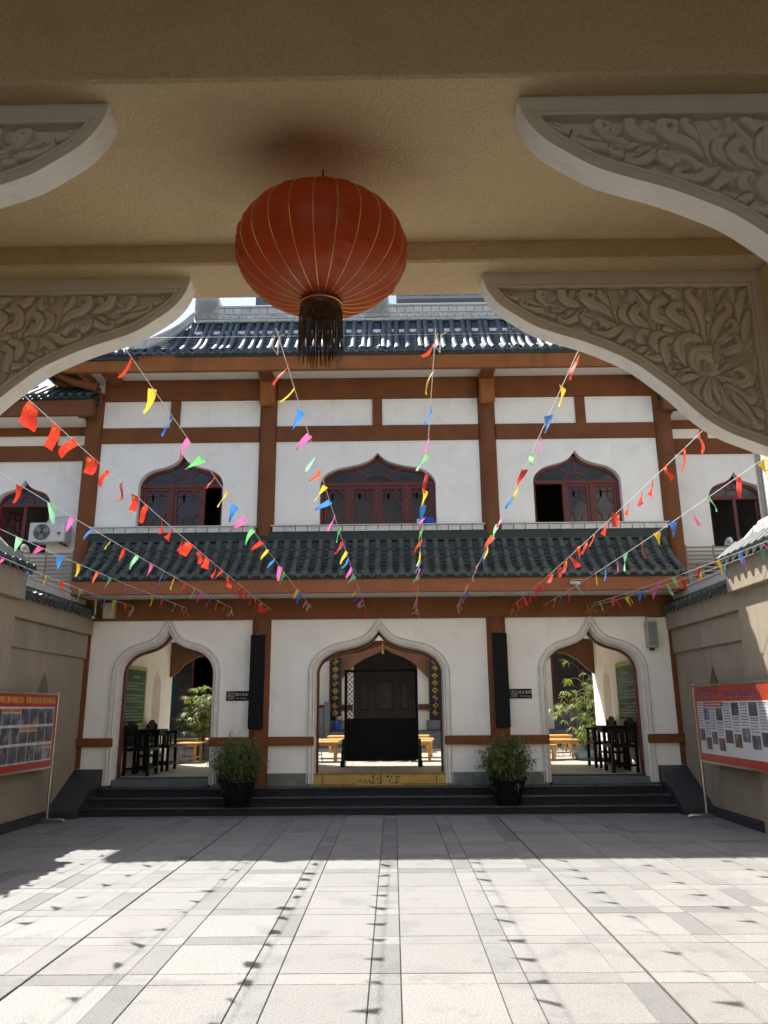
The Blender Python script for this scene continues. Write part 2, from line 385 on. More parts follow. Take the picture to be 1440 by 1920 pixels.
# ------------------------------------------------------------------ gate pavilion over the camera
GX = -.05; ZU = 3.90; ZC = 4.02
gate = thing('gate_pavilion', 'beige roughcast gateway whose ceiling and beams frame the courtyard', 'gateway', (GX, 2, 0))
def beam(y0, y1):
    return bx('beam', 'stucco', gate, GX-2.9, GX+2.9, y0, y1, ZU, 4.9, bevel=.012)
beam(3.57, 3.92); beam(2.35, 2.72)
bx('ceiling', 'stucco', gate, GX-2.9, GX+2.9, 2.721, 3.569, ZC, 4.898)
bx('ceiling', 'stucco', gate, GX-2.9, GX+2.9, -3.2, 2.349, 4.75, 4.90)
for s in (-1, 1):
    bx('column', 'stucco', gate, GX+s*2.30, GX+s*2.78, 2.36, 2.71, 0, ZU-.001, bevel=.012)
    bx('column', 'stucco', gate, GX+s*2.30, GX+s*2.78, 3.58, 3.91, 0, ZU-.001, bevel=.012)
    bx('wall', 'stucco', gate, GX+s*2.80, GX+s*2.95, -3.2, 4.0, 0, 4.74)
    bx('wall', 'wall_white', gate, GX+s*2.96, GX+s*5.6, 3.6, 3.9, 0, 4.89)
gr_ = MB().prism([(-3.4, 4.93), (-3.4, 5.02), (1.2, 5.66), (4.15, 5.08), (4.15, 5.02), (3.95, 4.93)], GX-5.6, GX+5.6, 'x').build('roof', 'tile_dark', gate)
tm = MB().lathe([(.06, -.28), (.06, .28)], 10, a0=0, a1=math.pi).mesh('roll_tile', 'tile_green', 40)
for i in range(56): inst('roll_tile', tm, gr_, (GX-5.5+i*.2, 3.90, 5.14), (R(90-11.2), 0, 0))
bx('bounce_wall', 'wall_white', gate, GX-5.5, GX+5.5, 1.2, 2.6, 5.3, 8.6); bx('upper_roof', 'tile_dark', gate, GX-5.7, GX+5.7, .8, 3.1, 8.61, 8.9)  # unseen upper storey, added to bounce sunlight back onto the hall front

# carved corner brackets: outline s (from the tip), t (down from the beam)
CUR = [(0, .03), (.03, .11), (.09, .19), (.18, .26), (.28, .325), (.40, .372), (.49, .402), (.58, .438), (.67, .48), (.75, .522), (.82, .572), (.89, .632),
       (.97, .705), (1.05, .79), (1.12, .86), (1.19, .912), (1.26, .952), (1.35, .99), (1.42, 1.02), (1.52, 1.05)]
BWD = 1.52
cs = np.array([p[0] for p in CUR]); ct = np.array([p[1] for p in CUR])
def sm(n):
    P = np.array([np.array(p) for p in catmull(CUR, 10)]); d = np.r_[0, np.cumsum(np.hypot(*np.diff(P, axis=0).T))]
    u = np.linspace(0, d[-1], n); return np.c_[np.interp(u, d, P[:, 0]), np.interp(u, d, P[:, 1])]
NS, NT = 600, 270
EDGE = sm(NS)
def relief():
    # grid columns follow the curved edge so that the outline stays smooth
    S = np.repeat(EDGE[:, 0:1], NT, 1); T = EDGE[:, 1:2]*np.linspace(0, 1, NT)[None, :]
    dc = np.full(S.shape, 9.0)
    for k in range(0, len(EDGE), 3): dc = np.minimum(dc, np.hypot(S-EDGE[k, 0], T-EDGE[k, 1]))
    dtop = T; drt = BWD - S
    d = np.minimum(np.minimum(dc - .055, dtop - .085), drt - .075)       # > 0 inside the panel
    ss = lambda x, a, b: np.clip((x-a)/(b-a), 0, 1)**2*(3-2*np.clip((x-a)/(b-a), 0, 1))
    base = -.044*ss(d, 0, .008)
    base += -.006*np.exp(-((d+.016)/.004)**2)                              # groove round the panel
    H = np.zeros(S.shape); OWN = np.full(S.shape, -1.0)
    def stroke(px, w0, w1, h=.043, vein=2, tip=.25):
        # px in the photograph's bracket space (x 150..1520, y 100..880)
        P = np.array([np.array(((a-150)/905., (b-100)/740.)) for a, b in px])
        Q = np.array(catmull(P, 8)); L = np.r_[0, np.cumsum(np.hypot(*np.diff(Q, axis=0).T))]; L /= L[-1]
        w0 = w0*.85; w1 = w1*.88
        wq = w0 + (w1-w0)*np.sin(np.pi*np.clip(L, 0, 1)**.8)**1.0
        wq = np.where(L > .8, np.maximum(wq, w0*.95 + tip*w1*(L-.8)/.2), wq)
        wm = wq.max()*1.3
        lo = Q.min(0)-wm; hi = Q.max(0)+wm
        msk = (S > lo[0]) & (S < hi[0]) & (T > lo[1]) & (T < hi[1])
        s = S[msk]; t = T[msk]
        if not len(s): return
        D = np.hypot(s[:, None]-Q[None, :, 0], t[:, None]-Q[None, :, 1]); k = D.argmin(1); dd = D[np.arange(len(s)), k]; w = wq[k]
        r_ = np.clip(dd/w, 0, 2)
        prof = np.where(r_ < 1, np.sqrt(np.clip(1-r_**2, 0, 1)), 0)
        v = 1 - .20*np.where(r_ < 1, np.exp(-(r_/.13)**2), 0)*np.clip(1.2-1.4*L[k], 0, 1) - .22*np.where(r_ < 1, np.exp(-((r_-.55)/.10)**2), 0)*(vein > 2)
        hh = h*(.35+.65*np.sin(np.pi*np.clip(.12+.85*L[k], 0, 1)))*prof**.36*v
        cur = H[msk]
        new = np.where(r_ < 1, np.maximum(hh, cur*.12), cur)
        ring = (r_ >= 1) & (r_ < 1.28)
        new = np.where(ring, np.minimum(new, cur*.18), new)                # undercut line round each leaf
        H[msk] = new
    ST = RELIEF_STROKES
    for a in ST: stroke(*a)
    panel = ss(d, .004, .018)
    Z = base + panel*H
    return S, T, Z
C_ = [  # path points, stem width, leaf width
 # main stems
 ([(1500, 830), (1440, 640), (1330, 560), (1215, 545), (1120, 520), (1010, 470), (900, 440), (800, 400), (700, 360)], .010, .020),
 ([(1190, 520), (1235, 440), (1200, 400), (1090, 355), (1000, 350), (900, 320), (800, 300), (700, 262), (600, 250), (500, 258)], .010, .022),
 ([(1215, 545), (1300, 620), (1380, 700), (1430, 790)], .010, .020),
 # small end at the tip
 ([(500, 262), (420, 240), (340, 218), (285, 205), (258, 185), (270, 168), (292, 176)], .010, .017),
 ([(560, 275), (480, 272), (400, 262), (350, 240), (338, 220), (360, 214)], .010, .024),
 ([(520, 250), (470, 240), (435, 215), (425, 190), (445, 172), (468, 182), (458, 198)], .012, .024),
 ([(470, 225), (510, 200), (520, 165)], .014, .014, .033, 3),
 ([(640, 240), (585, 235), (545, 212), (538, 180), (565, 160), (598, 172), (590, 196)], .014, .030),
 ([(600, 262), (540, 290), (490, 290), (462, 272), (470, 258)], .010, .022),
 ([(660, 255), (600, 300), (555, 318), (525, 308), (520, 290), (540, 285)], .010, .026),
 ([(640, 240), (625, 205), (648, 170)], .014, .016, .033, 3),
 ([(800, 305), (735, 258), (682, 240), (648, 212), (655, 182), (690, 172), (708, 192), (694, 208)], .014, .032),
 ([(810, 310), (778, 250), (740, 215), (728, 188), (745, 165), (772, 168), (776, 190)], .012, .024),
 ([(818, 322), (800, 260), (790, 180)], .020, .030, .037, 3),
 ([(822, 320), (845, 262), (885, 215), (888, 180), (862, 158), (838, 166), (842, 186)], .013, .026),
 ([(760, 325), (700, 330), (660, 322), (632, 300), (640, 280), (664, 284)], .012, .028),
 ([(790, 390), (745, 330), (705, 302), (690, 318), (706, 332)], .010, .022),
 ([(830, 335), (760, 372), (712, 372), (682, 352), (690, 335)], .012, .028),
 ([(880, 330), (835, 300), (828, 272), (850, 252), (880, 262), (876, 282)], .013, .028),
 ([(960, 340), (905, 318), (880, 288), (902, 258), (940, 262), (945, 290), (920, 296)], .014, .032),
 ([(985, 350), (960, 290), (920, 220), (908, 190)], .018, .028, .037, 3),
 ([(1000, 345), (1010, 280), (990, 225), (955, 195), (935, 170), (955, 155), (985, 168), (982, 190)], .014, .030),
 ([(1085, 355), (1040, 320), (990, 300), (985, 262), (1010, 230), (1050, 232), (1058, 258), (1034, 266)], .014, .034),
 ([(1100, 355), (1085, 290), (1100, 240), (1085, 195), (1055, 172), (1072, 152), (1100, 162), (1100, 186)], .013, .027),
 ([(1180, 395), (1130, 330), (1080, 300), (1065, 272), (1090, 248), (1130, 252), (1138, 280), (1112, 286)], .014, .036),
 ([(1195, 400), (1180, 330), (1155, 280), (1150, 235)], .018, .030, .037, 3),
 ([(1215, 440), (1215, 340), (1200, 260), (1165, 205), (1170, 170), (1200, 152), (1228, 172), (1218, 198)], .014, .030),
 ([(1240, 440), (1245, 340), (1262, 270), (1290, 215), (1318, 190), (1340, 168), (1320, 150), (1296, 164)], .014, .026),
 ([(1262, 300), (1268, 230), (1280, 160)], .018, .024, .037, 3),
 ([(1250, 440), (1270, 360), (1310, 310), (1345, 285), (1352, 252), (1325, 240), (1306, 260)], .014, .030),
 ([(1260, 330), (1240, 310), (1245, 285), (1270, 280)], .010, .022),
 ([(1250, 450), (1300, 400), (1350, 380), (1375, 340), (1355, 318), (1330, 336)], .013, .028),
 ([(1275, 470), (1330, 450), (1375, 430), (1380, 395), (1350, 385)], .013, .026),
 # lower band
 ([(880, 400), (850, 380), (810, 400), (800, 420), (826, 428), (838, 412)], .011, .026),
 ([(930, 440), (900, 400), (905, 370), (935, 362), (942, 384)], .012, .026),
 ([(960, 455), (915, 440), (890, 448), (886, 470), (912, 472)], .010, .024),
 ([(1010, 475), (970, 420), (965, 395), (995, 375), (1030, 385), (1030, 410)], .013, .030),
 ([(1040, 490), (985, 480), (945, 480), (925, 465), (940, 450)], .011, .026),
 ([(1090, 520), (1030, 500), (1010, 430), (1030, 400), (1062, 408), (1060, 432), (1040, 432)], .013, .028),
 ([(1120, 520), (1095, 470), (1085, 430), (1110, 398), (1150, 388), (1185, 408), (1180, 440), (1150, 445)], .014, .036),
 ([(1150, 520), (1080, 545), (1040, 540), (1028, 520), (1044, 508)], .010, .026),
 ([(1180, 560), (1110, 560), (1075, 575), (1060, 560), (1076, 545)], .010, .024),
 ([(1170, 540), (1150, 490), (1170, 460), (1215, 455), (1255, 480), (1258, 525), (1220, 552), (1180, 545)], .020, .050, .043, 2),
 ([(1260, 500), (1262, 460), (1275, 420)], .018, .026, .037, 3),
 ([(1200, 560), (1150, 600), (1140, 640), (1170, 660), (1192, 640), (1176, 625)], .012, .026),
 ([(1215, 565), (1190, 640), (1215, 690), (1245, 690), (1248, 668), (1228, 662)], .012, .030),
 ([(1230, 565), (1250, 640), (1300, 700), (1310, 745), (1280, 760), (1268, 740)], .013, .030),
 ([(1255, 560), (1330, 590), (1380, 590), (1402, 560), (1385, 530), (1350, 525), (1320, 545)], .014, .040),
 ([(1270, 530), (1330, 505), (1385, 490)], .016, .024, .035, 3),
 ([(1290, 590), (1350, 640), (1395, 660), (1415, 635), (1398, 615), (1376, 628)], .013, .030),
 ([(1310, 620), (1360, 700), (1395, 760), (1425, 770), (1432, 745), (1410, 735)], .013, .032),
 ([(1260, 600), (1290, 680), (1350, 740), (1370, 785), (1400, 800)], .014, .030, .037, 3),
 ([(1400, 690), (1440, 720), (1470, 715), (1476, 690), (1455, 682)], .012, .028),
 ([(1420, 560), (1450, 500), (1470, 440), (1450, 410), (1425, 425)], .012, .028),
 ([(1440, 600), (1480, 560), (1490, 510), (1470, 490)], .012, .026),
 ([(1400, 420), (1420, 340), (1450, 290), (1472, 250), (1455, 222), (1430, 238)], .013, .032),
 ([(1390, 320), (1400, 250), (1425, 200), (1455, 180), (1440, 158), (1416, 168)], .013, .028),
 ([(1380, 230), (1375, 190), (1390, 155)], .015, .022, .035, 3),
]
RELIEF_STROKES = [(a[0], a[1], a[2], *(a[3:] if len(a) > 3 else ())) for a in C_]
RS, RT, RZ = relief()
TH = .115
def bracket_mesh(name, sgn):
    # front face at y = -TH/2, tip at x = 0, outer end at x = sgn*BWD
    n = NS*NT
    front = np.c_[(sgn*RS).ravel(), (-TH/2 - RZ).ravel(), -RT.ravel()]
    vs = [tuple(p) for p in front]; fs = []
    idx = np.arange(n).reshape(NS, NT)
    a = idx[:-1, :-1].ravel(); b = idx[1:, :-1].ravel(); c = idx[1:, 1:].ravel(); d = idx[:-1, 1:].ravel()
    q = np.c_[a, b, c, d] if sgn > 0 else np.c_[d, c, b, a]
    me = bpy.data.meshes.new(name); fs = q[:, ::-1].tolist()
    me.from_pydata(vs, [], fs); me.shade_smooth(); me.materials.append(MT['plaster_carved'])
    return me
def edge_mesh(name, sgn):
    mb = MB(); e = EDGE[::4].tolist() + [EDGE[-1].tolist()]
    k = len(e)
    vs = [(sgn*p[0], y, -p[1]) for y in (-TH/2+.0005, TH/2) for p in e]
    mb.add(vs, [(i, i+1, i+1+k, i+k) for i in range(k-1)])
    mb.add([(sgn*e[i][0], TH/2, -e[i][1]) for i in range(k)] + [(sgn*e[-1][0], TH/2, 0), (0, TH/2, 0)], [tuple(range(k+2))])
    mb.add([(0, -TH/2, 0), (0, TH/2, 0), (0, TH/2, -e[0][1]), (0, -TH/2, -e[0][1])], [(0, 1, 2, 3)])
    me = mb.mesh(name, 'plaster_white', 50); return me
for sgn in (1, -1):
    mf = bracket_mesh('bracket', sgn); mw = edge_mesh('soffit_edge', sgn)
    for y in (3.745, 2.51):
        o = inst('bracket', mf, gate, (GX + sgn*.80, y, ZU-.001))
        inst('soffit_edge', mw, o, (GX + sgn*.80, y, ZU-.001))

# ------------------------------------------------------------------ red lantern
LX, LY, LZ = -.06, 3.0, 3.585
lan = thing('red_lantern', 'large round red silk lantern with gold ribs and dark fringe hanging from ceiling', 'lantern', (LX, LY, LZ))
NR = 24; A_, B_ = .385, .252
def lant(u, a):          # u: polar 0..pi
    k = abs(math.sin(a*NR/2)); bul = 1 + .018*(k**.6 - 1)*math.sin(u)
    r = A_*math.sin(u)**.92*bul; return r
mb = MB(); NA = NR*6; NU = 48; rl = random.Random(5)
ph = [[rl.uniform(0, 6.28) for _ in range(4)] for _ in range(NR)]
tens = [rl.uniform(.15, 1.0)**2 for _ in range(NR)]
vs = []
for i in range(NU+1):
    u = .20 + (math.pi-.40)*i/NU
    for k in range(NA):
        a = 2*math.pi*k/NA; seg = int(k//6); w = (k % 6)/6
        wr = sum(math.sin(u*f + ph[seg][j] + 1.3*math.sin(w*5+j)) for j, f in enumerate((19, 31, 44, 57)))*.0030*tens[seg]*math.sin(math.pi*w)
        r = lant(u, a) + wr
        vs.append((r*math.cos(a), r*math.sin(a), B_*math.cos(u)))
fs = [(i*NA+k, i*NA+(k+1) % NA, (i+1)*NA+(k+1) % NA, (i+1)*NA+k) for i in range(NU) for k in range(NA)]
mb.add([(x+LX, y+LY, z+LZ) for x, y, z in vs], fs); mb.build('silk_body', 'silk', lan, smooth=80)
ribm = MB().tube([(1.004*lant(u, 0)*1.0, 0, B_*math.cos(u)*1.004) for u in np.linspace(.20, math.pi-.2, 40)], .0022, 6).mesh('rib', 'gold_rib', 60)
for k in range(NR): inst('rib', ribm, lan, (LX, LY, LZ), (0, 0, 2*math.pi*k/NR))
zc = LZ + B_*math.cos(math.pi-.2)
MB().lathe([(.086, .012), (.094, .008), (.094, -.045), (.090, -.050), (.075, -.048), (.075, .0)], 40, (LX, LY, zc)).build('collar', 'collar_red', lan, smooth=40)
MB().lathe([(.0945, -.018), (.0975, -.0205), (.0945, -.023)], 40, (LX, LY, zc)).build('collar_band', 'gold_rib', lan, smooth=40)
MB().lathe([(.030, .0), (.044, .004), (.044, -.03), (.030, -.03), (.030, 0)], 30, (LX, LY, zc-.01)).build('lamp_ring', 'collar_red', lan, smooth=40)
mb = MB(); rf = random.Random(2)
for k in range(230):
    a = 2*math.pi*k/230 + rf.uniform(-.01, .01); r = .0925 + rf.uniform(-.003, .002); L = rf.uniform(.175, .235)
    dx, dy = rf.uniform(-.008, .008), rf.uniform(-.008, .008); w = .0012
    x, y = LX+r*math.cos(a), LY+r*math.sin(a); z0 = zc-.046
    tx, ty = -math.sin(a)*w, math.cos(a)*w; nx, ny = math.cos(a)*w, math.sin(a)*w
    mb.add([(x-tx, y-ty, z0), (x+tx, y+ty, z0), (x+nx, y+ny, z0), (x-tx+dx, y-ty+dy, z0-L), (x+tx+dx, y+ty+dy, z0-L), (x+nx+dx, y+ny+dy, z0-L)], [(0, 1, 4, 3), (1, 2, 5, 4), (2, 0, 3, 5)])
tag(mb.build('fringe', 'fringe', lan), kind='stuff')
MB().lathe([(.088, -.01), (.092, 0), (.092, .03), (.05, .034)], 32, (LX, LY, LZ+B_*math.cos(.2))).build('cap', 'collar_red', lan, smooth=40)
MB().tube([(LX, LY, LZ+B_), (LX, LY, ZC+.005)], .004, 6).build('hanging_cord', 'black', lan)
# ------------------------------------------------------------------ main hall
YF = 13.30
hall = thing('prayer_hall_front', 'two-storey white hall with brown timber frame and green tiled roofs', 'building', (0, 13.3, 0))
COLX = 2.04
# --- ground floor walls with ogee doorways (openings cx, half width, spring, apex)
DOORS = [(-3.67, .81, 2.22, 2.93), (0, 1.085, 2.22, 2.92), (3.67, .81, 2.22, 2.93)]
BAYS = [(-5.30, -COLX-.10), (-COLX+.10, COLX-.10), (COLX+.10, 5.30)]
for (cx, hw, zs, za), (x0, x1) in zip(DOORS, BAYS):
    ar = ogee(cx, hw+.03, .38, zs, za+.03)
    mb = MB(); wall_with_arch(mb, x0, x1, .38, 3.20, ar, YF, YF+.34)
    mb.build('wall', 'wall_white', hall)
    inner = ogee(cx, hw, .40, zs, za)
    mb = MB(); sweep_frame(mb, inner, [(0, YF+.22), (-.0, YF+.0), (.020, YF-.036), (.040, YF-.042), (.042, YF-.001), (.052, YF-.001)])
    sur = mb.build('door_surround', 'surround', hall, smooth=30)
    # carved running scroll on the band
    mb = MB(); sweep_frame(mb, inner, [(.052, YF-.001), (.054, YF-.034), (.106, YF-.034), (.108, YF-.001), (.124, YF-.001), (.126, YF-.036), (.136, YF-.036), (.138, YF+.002)])
    mb.build('surround_band', 'surround', sur, smooth=30)
    pth = [np.array(p) for p in offset2d(inner, .080)]
    L = np.r_[0, np.cumsum([np.linalg.norm(b-a) for a, b in zip(pth[:-1], pth[1:])])]
    mb = MB(); n = int(L[-1]/.075)
    for k in range(n):
        d = (k+.5)*L[-1]/n; i = min(np.searchsorted(L, d)-1, len(pth)-2); f = (d-L[i])/(L[i+1]-L[i])
        c = pth[i]+(pth[i+1]-pth[i])*f; t = (pth[i+1]-pth[i])/np.linalg.norm(pth[i+1]-pth[i]); nn = np.array([-t[1], t[0]])
        s = 1 if k % 2 else -1; pts = []
        for q in range(9):
            a = q/8*4.2; rr = .019*(1-q/11); p = c + t*(rr*math.cos(a)) + nn*(s*rr*math.sin(a)); pts.append((p[0], YF-.037, p[1]))
        p = c - t*.030 - nn*s*.012; pts = pts + []
        mb.tube(pts, .006, 4, caps=False)
        p0 = c+t*.019; p1 = c+t*.045+nn*s*.014
        mb.tube([(p0[0], YF-.036, p0[1]), (p1[0], YF-.037, p1[1])], .006, 4, caps=False)
    tag(mb.build('scroll_carving', 'surround', sur), kind='stuff')
    mb = MB(); sweep_frame(mb, ogee(cx, hw-.001, .40, zs, za), [(0, YF+.22), (-.035, YF+.22), (-.035, YF+.32), (0, YF+.34)])
    mb.build('door_lining', 'red_wood', hall, smooth=30)
# --- rail band, low plinth stones, thresholds
for s in (-1, 1):
    for (a, b) in ((1.10, COLX-.17), (COLX+.17, 2.845), (4.495, 5.16)):
        bx('rail', 'brown', hall, min(s*a, s*b), max(s*a, s*b), YF-.085, YF+.01, 1.01, 1.15, bevel=.008)
    bx('rail', 'brown', hall, *sorted((s*(COLX-.17), s*(COLX+.17))), YF-.083, YF-.05, 1.012, 1.148)
    bx('plinth_stone', 'green_stone', hall, *sorted((s*1.135, s*(COLX-.165))), YF-.03, YF+.01, .36, .565, bevel=.006)
    bx('plinth_stone', 'green_stone', hall, *sorted((s*(COLX+.165), s*2.80)), YF-.03, YF+.01, .36, .565, bevel=.006)
th = bx('threshold', 'gold_metal', hall, -1.12, 1.12, YF-.02, YF+.25, .362, .555, bevel=.004, label='yellow metal threshold studded with dark rivets')
rv = MB().lathe([(.013, 0), (.011, -.005), (.005, -.008), (0, -.009)], 8).mesh('rivet', 'black', 60)
rpos = [(x, .540) for x in np.linspace(-1.08, 1.08, 46)] + [(x, .385) for x in np.linspace(-1.08, 1.08, 46) if abs(x) > .38]
rpos += [(-.95, z) for z in (.42, .46, .50)] + [(.95, z) for z in (.42, .46, .50)] + [(-.10, z) for z in (.40, .44, .48, .51)] + [(.02, z) for z in (.40, .44, .48, .51)]
rr = random.Random(9); rpos += [(rr.uniform(-.36, .36), rr.choice((.41, .44, .47, .50))) for _ in range(22)]
for x, z in rpos: inst('rivet', rv, th, (x, YF-.0205, z), (R(90), 0, 0) if False else (R(-90), 0, 0))
for s in (-1, 1):
    bx('threshold', 'plinth_grey', hall, *sorted((s*2.86, s*4.48)), YF-.015, YF+.25, .362, .475, bevel=.006, label='worn stone sill of side doorway')
# --- steps: three treads of dark granite slabs, sloping cheeks at both ends
for k in range(3): bx('step_core', 'joint', hall, -4.6, 4.6, 12.575+k*.29, 13.28-.001*k, .12*k+.001*(k > 0), .093+.12*k)
zt = [.125, .245, .365]
for k in range(3):
    y0 = 12.53 + k*.29; xs = [-4.62, -3.1, -2.05, -1.02, .03, 1.08, 2.1, 3.15, 4.62]
    if k == 2: xs = [x+(.4 if 0 < i < 8 else 0) for i, x in enumerate(xs)]
    for a, b in zip(xs[:-1], xs[1:]):
        mb = MB().box(a+.002, b-.002, y0-.02, (y0+.29 if k < 2 else 13.296), zt[k]-.030, zt[k]); o = mb.build('tread', 'granite_tread', hall, bevel=.006)
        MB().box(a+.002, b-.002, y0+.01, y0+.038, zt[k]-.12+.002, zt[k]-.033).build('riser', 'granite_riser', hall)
for s in (-1, 1):
    ch = MB().prism([(12.30, 0), (12.30, .11), (13.29, .655), (13.29, 0)], *sorted((s*4.63, s*5.14)), axis='x').build('stair_cheek', 'granite_dark', hall, bevel=.008)
# --- columns
for x in (-COLX, COLX):
    MB().tube([(x, YF+.03, .36), (x, YF+.03, 3.12)], .17, 24).build('column', 'brown', hall, smooth=40)
    MB().tube([(x, YF+.03, 4.6), (x, YF+.03, 7.66)], .165, 24).build('column', 'brown', hall, smooth=40)
for s in (-1, 1):
    MB().tube([(s*5.31, YF+.03, 3.5), (s*5.31, YF+.03, 7.40)], .165, 24).build('column', 'brown', hall, smooth=40)
    bx('corner_strip', 'brown', hall, *sorted((s*5.02, s*5.10)), YF-.03, YF-.001, .66, 3.0)
    for x in (-COLX*s,):
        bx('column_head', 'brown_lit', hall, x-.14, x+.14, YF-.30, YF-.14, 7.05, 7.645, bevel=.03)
# --- beams
bx('beam', 'brown', hall, -5.5, 5.5, YF-.045, YF+.3, 3.12, 3.485)
for x0, x1 in ((-5.15, -COLX-.16), (-COLX+.16, COLX-.16), (COLX+.16, 5.15)):
    bx('beam', 'brown', hall, x0, x1, YF-.05, YF+.05, 6.415, 6.71, bevel=.006)
    bx('beam', 'brown', hall, x0, x1, YF-.07, YF+.05, 7.25, 7.66, bevel=.006)
    xm = (x0+x1)/2 + (0 if abs(x0+x1) < 1 else (-.12 if x0 < 0 else .12))
    bx('strut', 'brown', hall, xm-.09, xm+.09, YF-.045, YF+.02, 6.711, 7.249, bevel=.005)
# --- upper walls and windows
WINS = [(-3.62, .78), (0, 1.06), (3.64, .80)]
for (cx, hw), (x0, x1) in zip(WINS, BAYS):
    ar = ogee(cx, hw, 4.79, 5.60, 6.19)
    mb = MB(); wall_with_arch(mb, x0, x1, 4.79, 7.6, ar, YF, YF+.26); mb.build('wall', 'wall_white', hall)
    mb = MB().box(x0, x1, YF, YF+.26, 3.4, 4.789); mb.build('wall', 'wall_white', hall)
def lattice(x0, x1, z0, z1, y):
    """glazed casement with the stepped lattice: returns frame mesh builder and panes"""
    mb = MB(); f = .052
    mb.box(x0, x0+f, y, y+.05, z0, z1); mb.box(x1-f, x1, y, y+.05, z0, z1); mb.box(x0+f, x1-f, y, y+.05, z0, z0+f); mb.box(x0+f, x1-f, y, y+.05, z1-f, z1)
    a, b, c, d = x0+f, x1-f, z0+f, z1-f; w = b-a; h = d-c; t = .030
    def bar(p, q):
        p = np.array(p); q = np.array(q); v = (q-p)/np.linalg.norm(q-p); n = np.array([-v[1], v[0]])*t/2
        mb.prism([tuple(p+n), tuple(q+n), tuple(q-n), tuple(p-n)], y+.006, y+.042)
    bar((a, d-.13*h), (b, d-.13*h))
    for u in (.30, .70): bar((a+u*w, d), (a+u*w, d-.30*h))
    for u, e in ((.30, 0), (.70, 1)):
        bar((a+u*w, d-.30*h), (a+e*w, d-.50*h)); bar((a+e*w, c+.36*h), (a+u*w, c+.16*h)); bar((a+u*w, c+.16*h), (a+u*w, c))
    bar((a+.30*w, d-.30*h), (a+.30*w, d-.13*h))
    return mb, (a, b, c, d)
def window(parent, cx, hw, zb, zs, za, YW, leaves, open_=()):
    out = ogee(cx, hw-.002, zb, zs, za-.004)
    mb = MB(); sweep_frame(mb, out, [(0, YW+.13), (-.055, YW+.13), (-.055, YW+.22), (0, YW+.24)])
    zt_ = zs + .02
    mb.box(cx-hw+.05, cx+hw-.05, YW+.125, YW+.21, zt_-.035, zt_+.035)
    mb.box(cx-hw+.05, cx+hw-.05, YW+.128, YW+.2, zb, zb+.03)
    # fan light bars: small half ring and three rays
    rg = []
    for k in range(13):
        a = math.pi*k/12; rg.append((cx+.20*math.cos(a)*hw/.8, zt_+.035+.15*math.sin(a)))
    sweep_frame(mb, rg, [(-.014, YW+.14), (-.014, YW+.19), (.02, YW+.19), (.02, YW+.14), (-.014, YW+.14)])
    for dx, dz, ex, ez in ((0, .15, 0, .55), (.13, .12, .42, .36), (-.13, .12, -.42, .36)):
        p = (cx+dx*hw/.8, zt_+.035+dz); q = (cx+ex*hw/.8, zt_+.02+ez*(za-zs)/.6)
        v = np.array(q)-np.array(p); n = np.array([-v[1], v[0]])/np.linalg.norm(v)*.016; p = np.array(p); q = np.array(q)
        mb.prism([tuple(p+n), tuple(q+n), tuple(q-n), tuple(p-n)], YW+.142, YW+.188)
    for k in range(1, len(leaves)):
        x = leaves[k]; mb.box(x-.03, x+.03, YW+.127, YW+.205, zb+.03, zt_-.035)
    w = mb.build('window', 'red_wood', parent)
    fan = [(x, z) for x, z in ogee(cx, hw-.05, zt_+.03, zs, za-.05) if z >= zt_+.03]
    MB().prism(fan, YW+.155, YW+.162).build('pane', 'pane', w)
    for k in range(len(leaves)-1):
        x0, x1 = leaves[k]+.032, leaves[k+1]-.032
        if k in open_: continue
        mb, (a, b, c, d) = lattice(x0, x1, zb+.032, zt_-.037, YW+.145)
        mb.build('casement', 'red_wood', w)
        MB().box(a, b, YW+.168, YW+.174, c, d).build('pane', 'pane', w)
    return w
window(hall, -3.62, .78, 4.80, 5.60, 6.19, YF, [-4.37, -3.80, -3.22, -2.87], open_=(2,))
window(hall, 0, 1.06, 4.80, 5.60, 6.19, YF, [-1.02, -.53, 0, .53, 1.02])
window(hall, 3.64, .80, 4.80, 5.60, 6.19, YF, [2.88, 3.42, 3.92, 4.41], open_=(0,))
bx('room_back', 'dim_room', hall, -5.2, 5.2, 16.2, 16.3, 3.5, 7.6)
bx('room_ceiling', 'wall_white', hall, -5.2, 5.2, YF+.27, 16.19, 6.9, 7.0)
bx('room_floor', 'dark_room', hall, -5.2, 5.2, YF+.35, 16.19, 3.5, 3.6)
for s in (-1, 1): bx('side_wall', 'wall_white', hall, *sorted((s*5.21, s*5.35)), YF+.27, 16.8, .5, 7.6)
# --- white block sill course below the windows
for x0, x1 in ((-5.16, -COLX-.17), (-COLX+.17-.02, COLX-.17+.02), (COLX+.17, 5.16)):
    n = round((x1-x0)/.215); w = (x1-x0)/n
    bxm = MB().box(-w/2+.006, w/2-.006, -.0, .13, 0, .092).mesh('sill_block', 'stone_white')
    for k in range(n): inst('sill_block', bxm, hall, (x0+(k+.5)*w, YF-.14, 4.672))
    bx('sill_cap', 'stone_white', hall, x0-.03, x1+.03, YF-.17, YF-.001, 4.769, 4.79, bevel=.006)
bx('sill_base', 'tile_dark', hall, -5.16, 5.16, YF-.11, YF-.001, 4.50, 4.671)
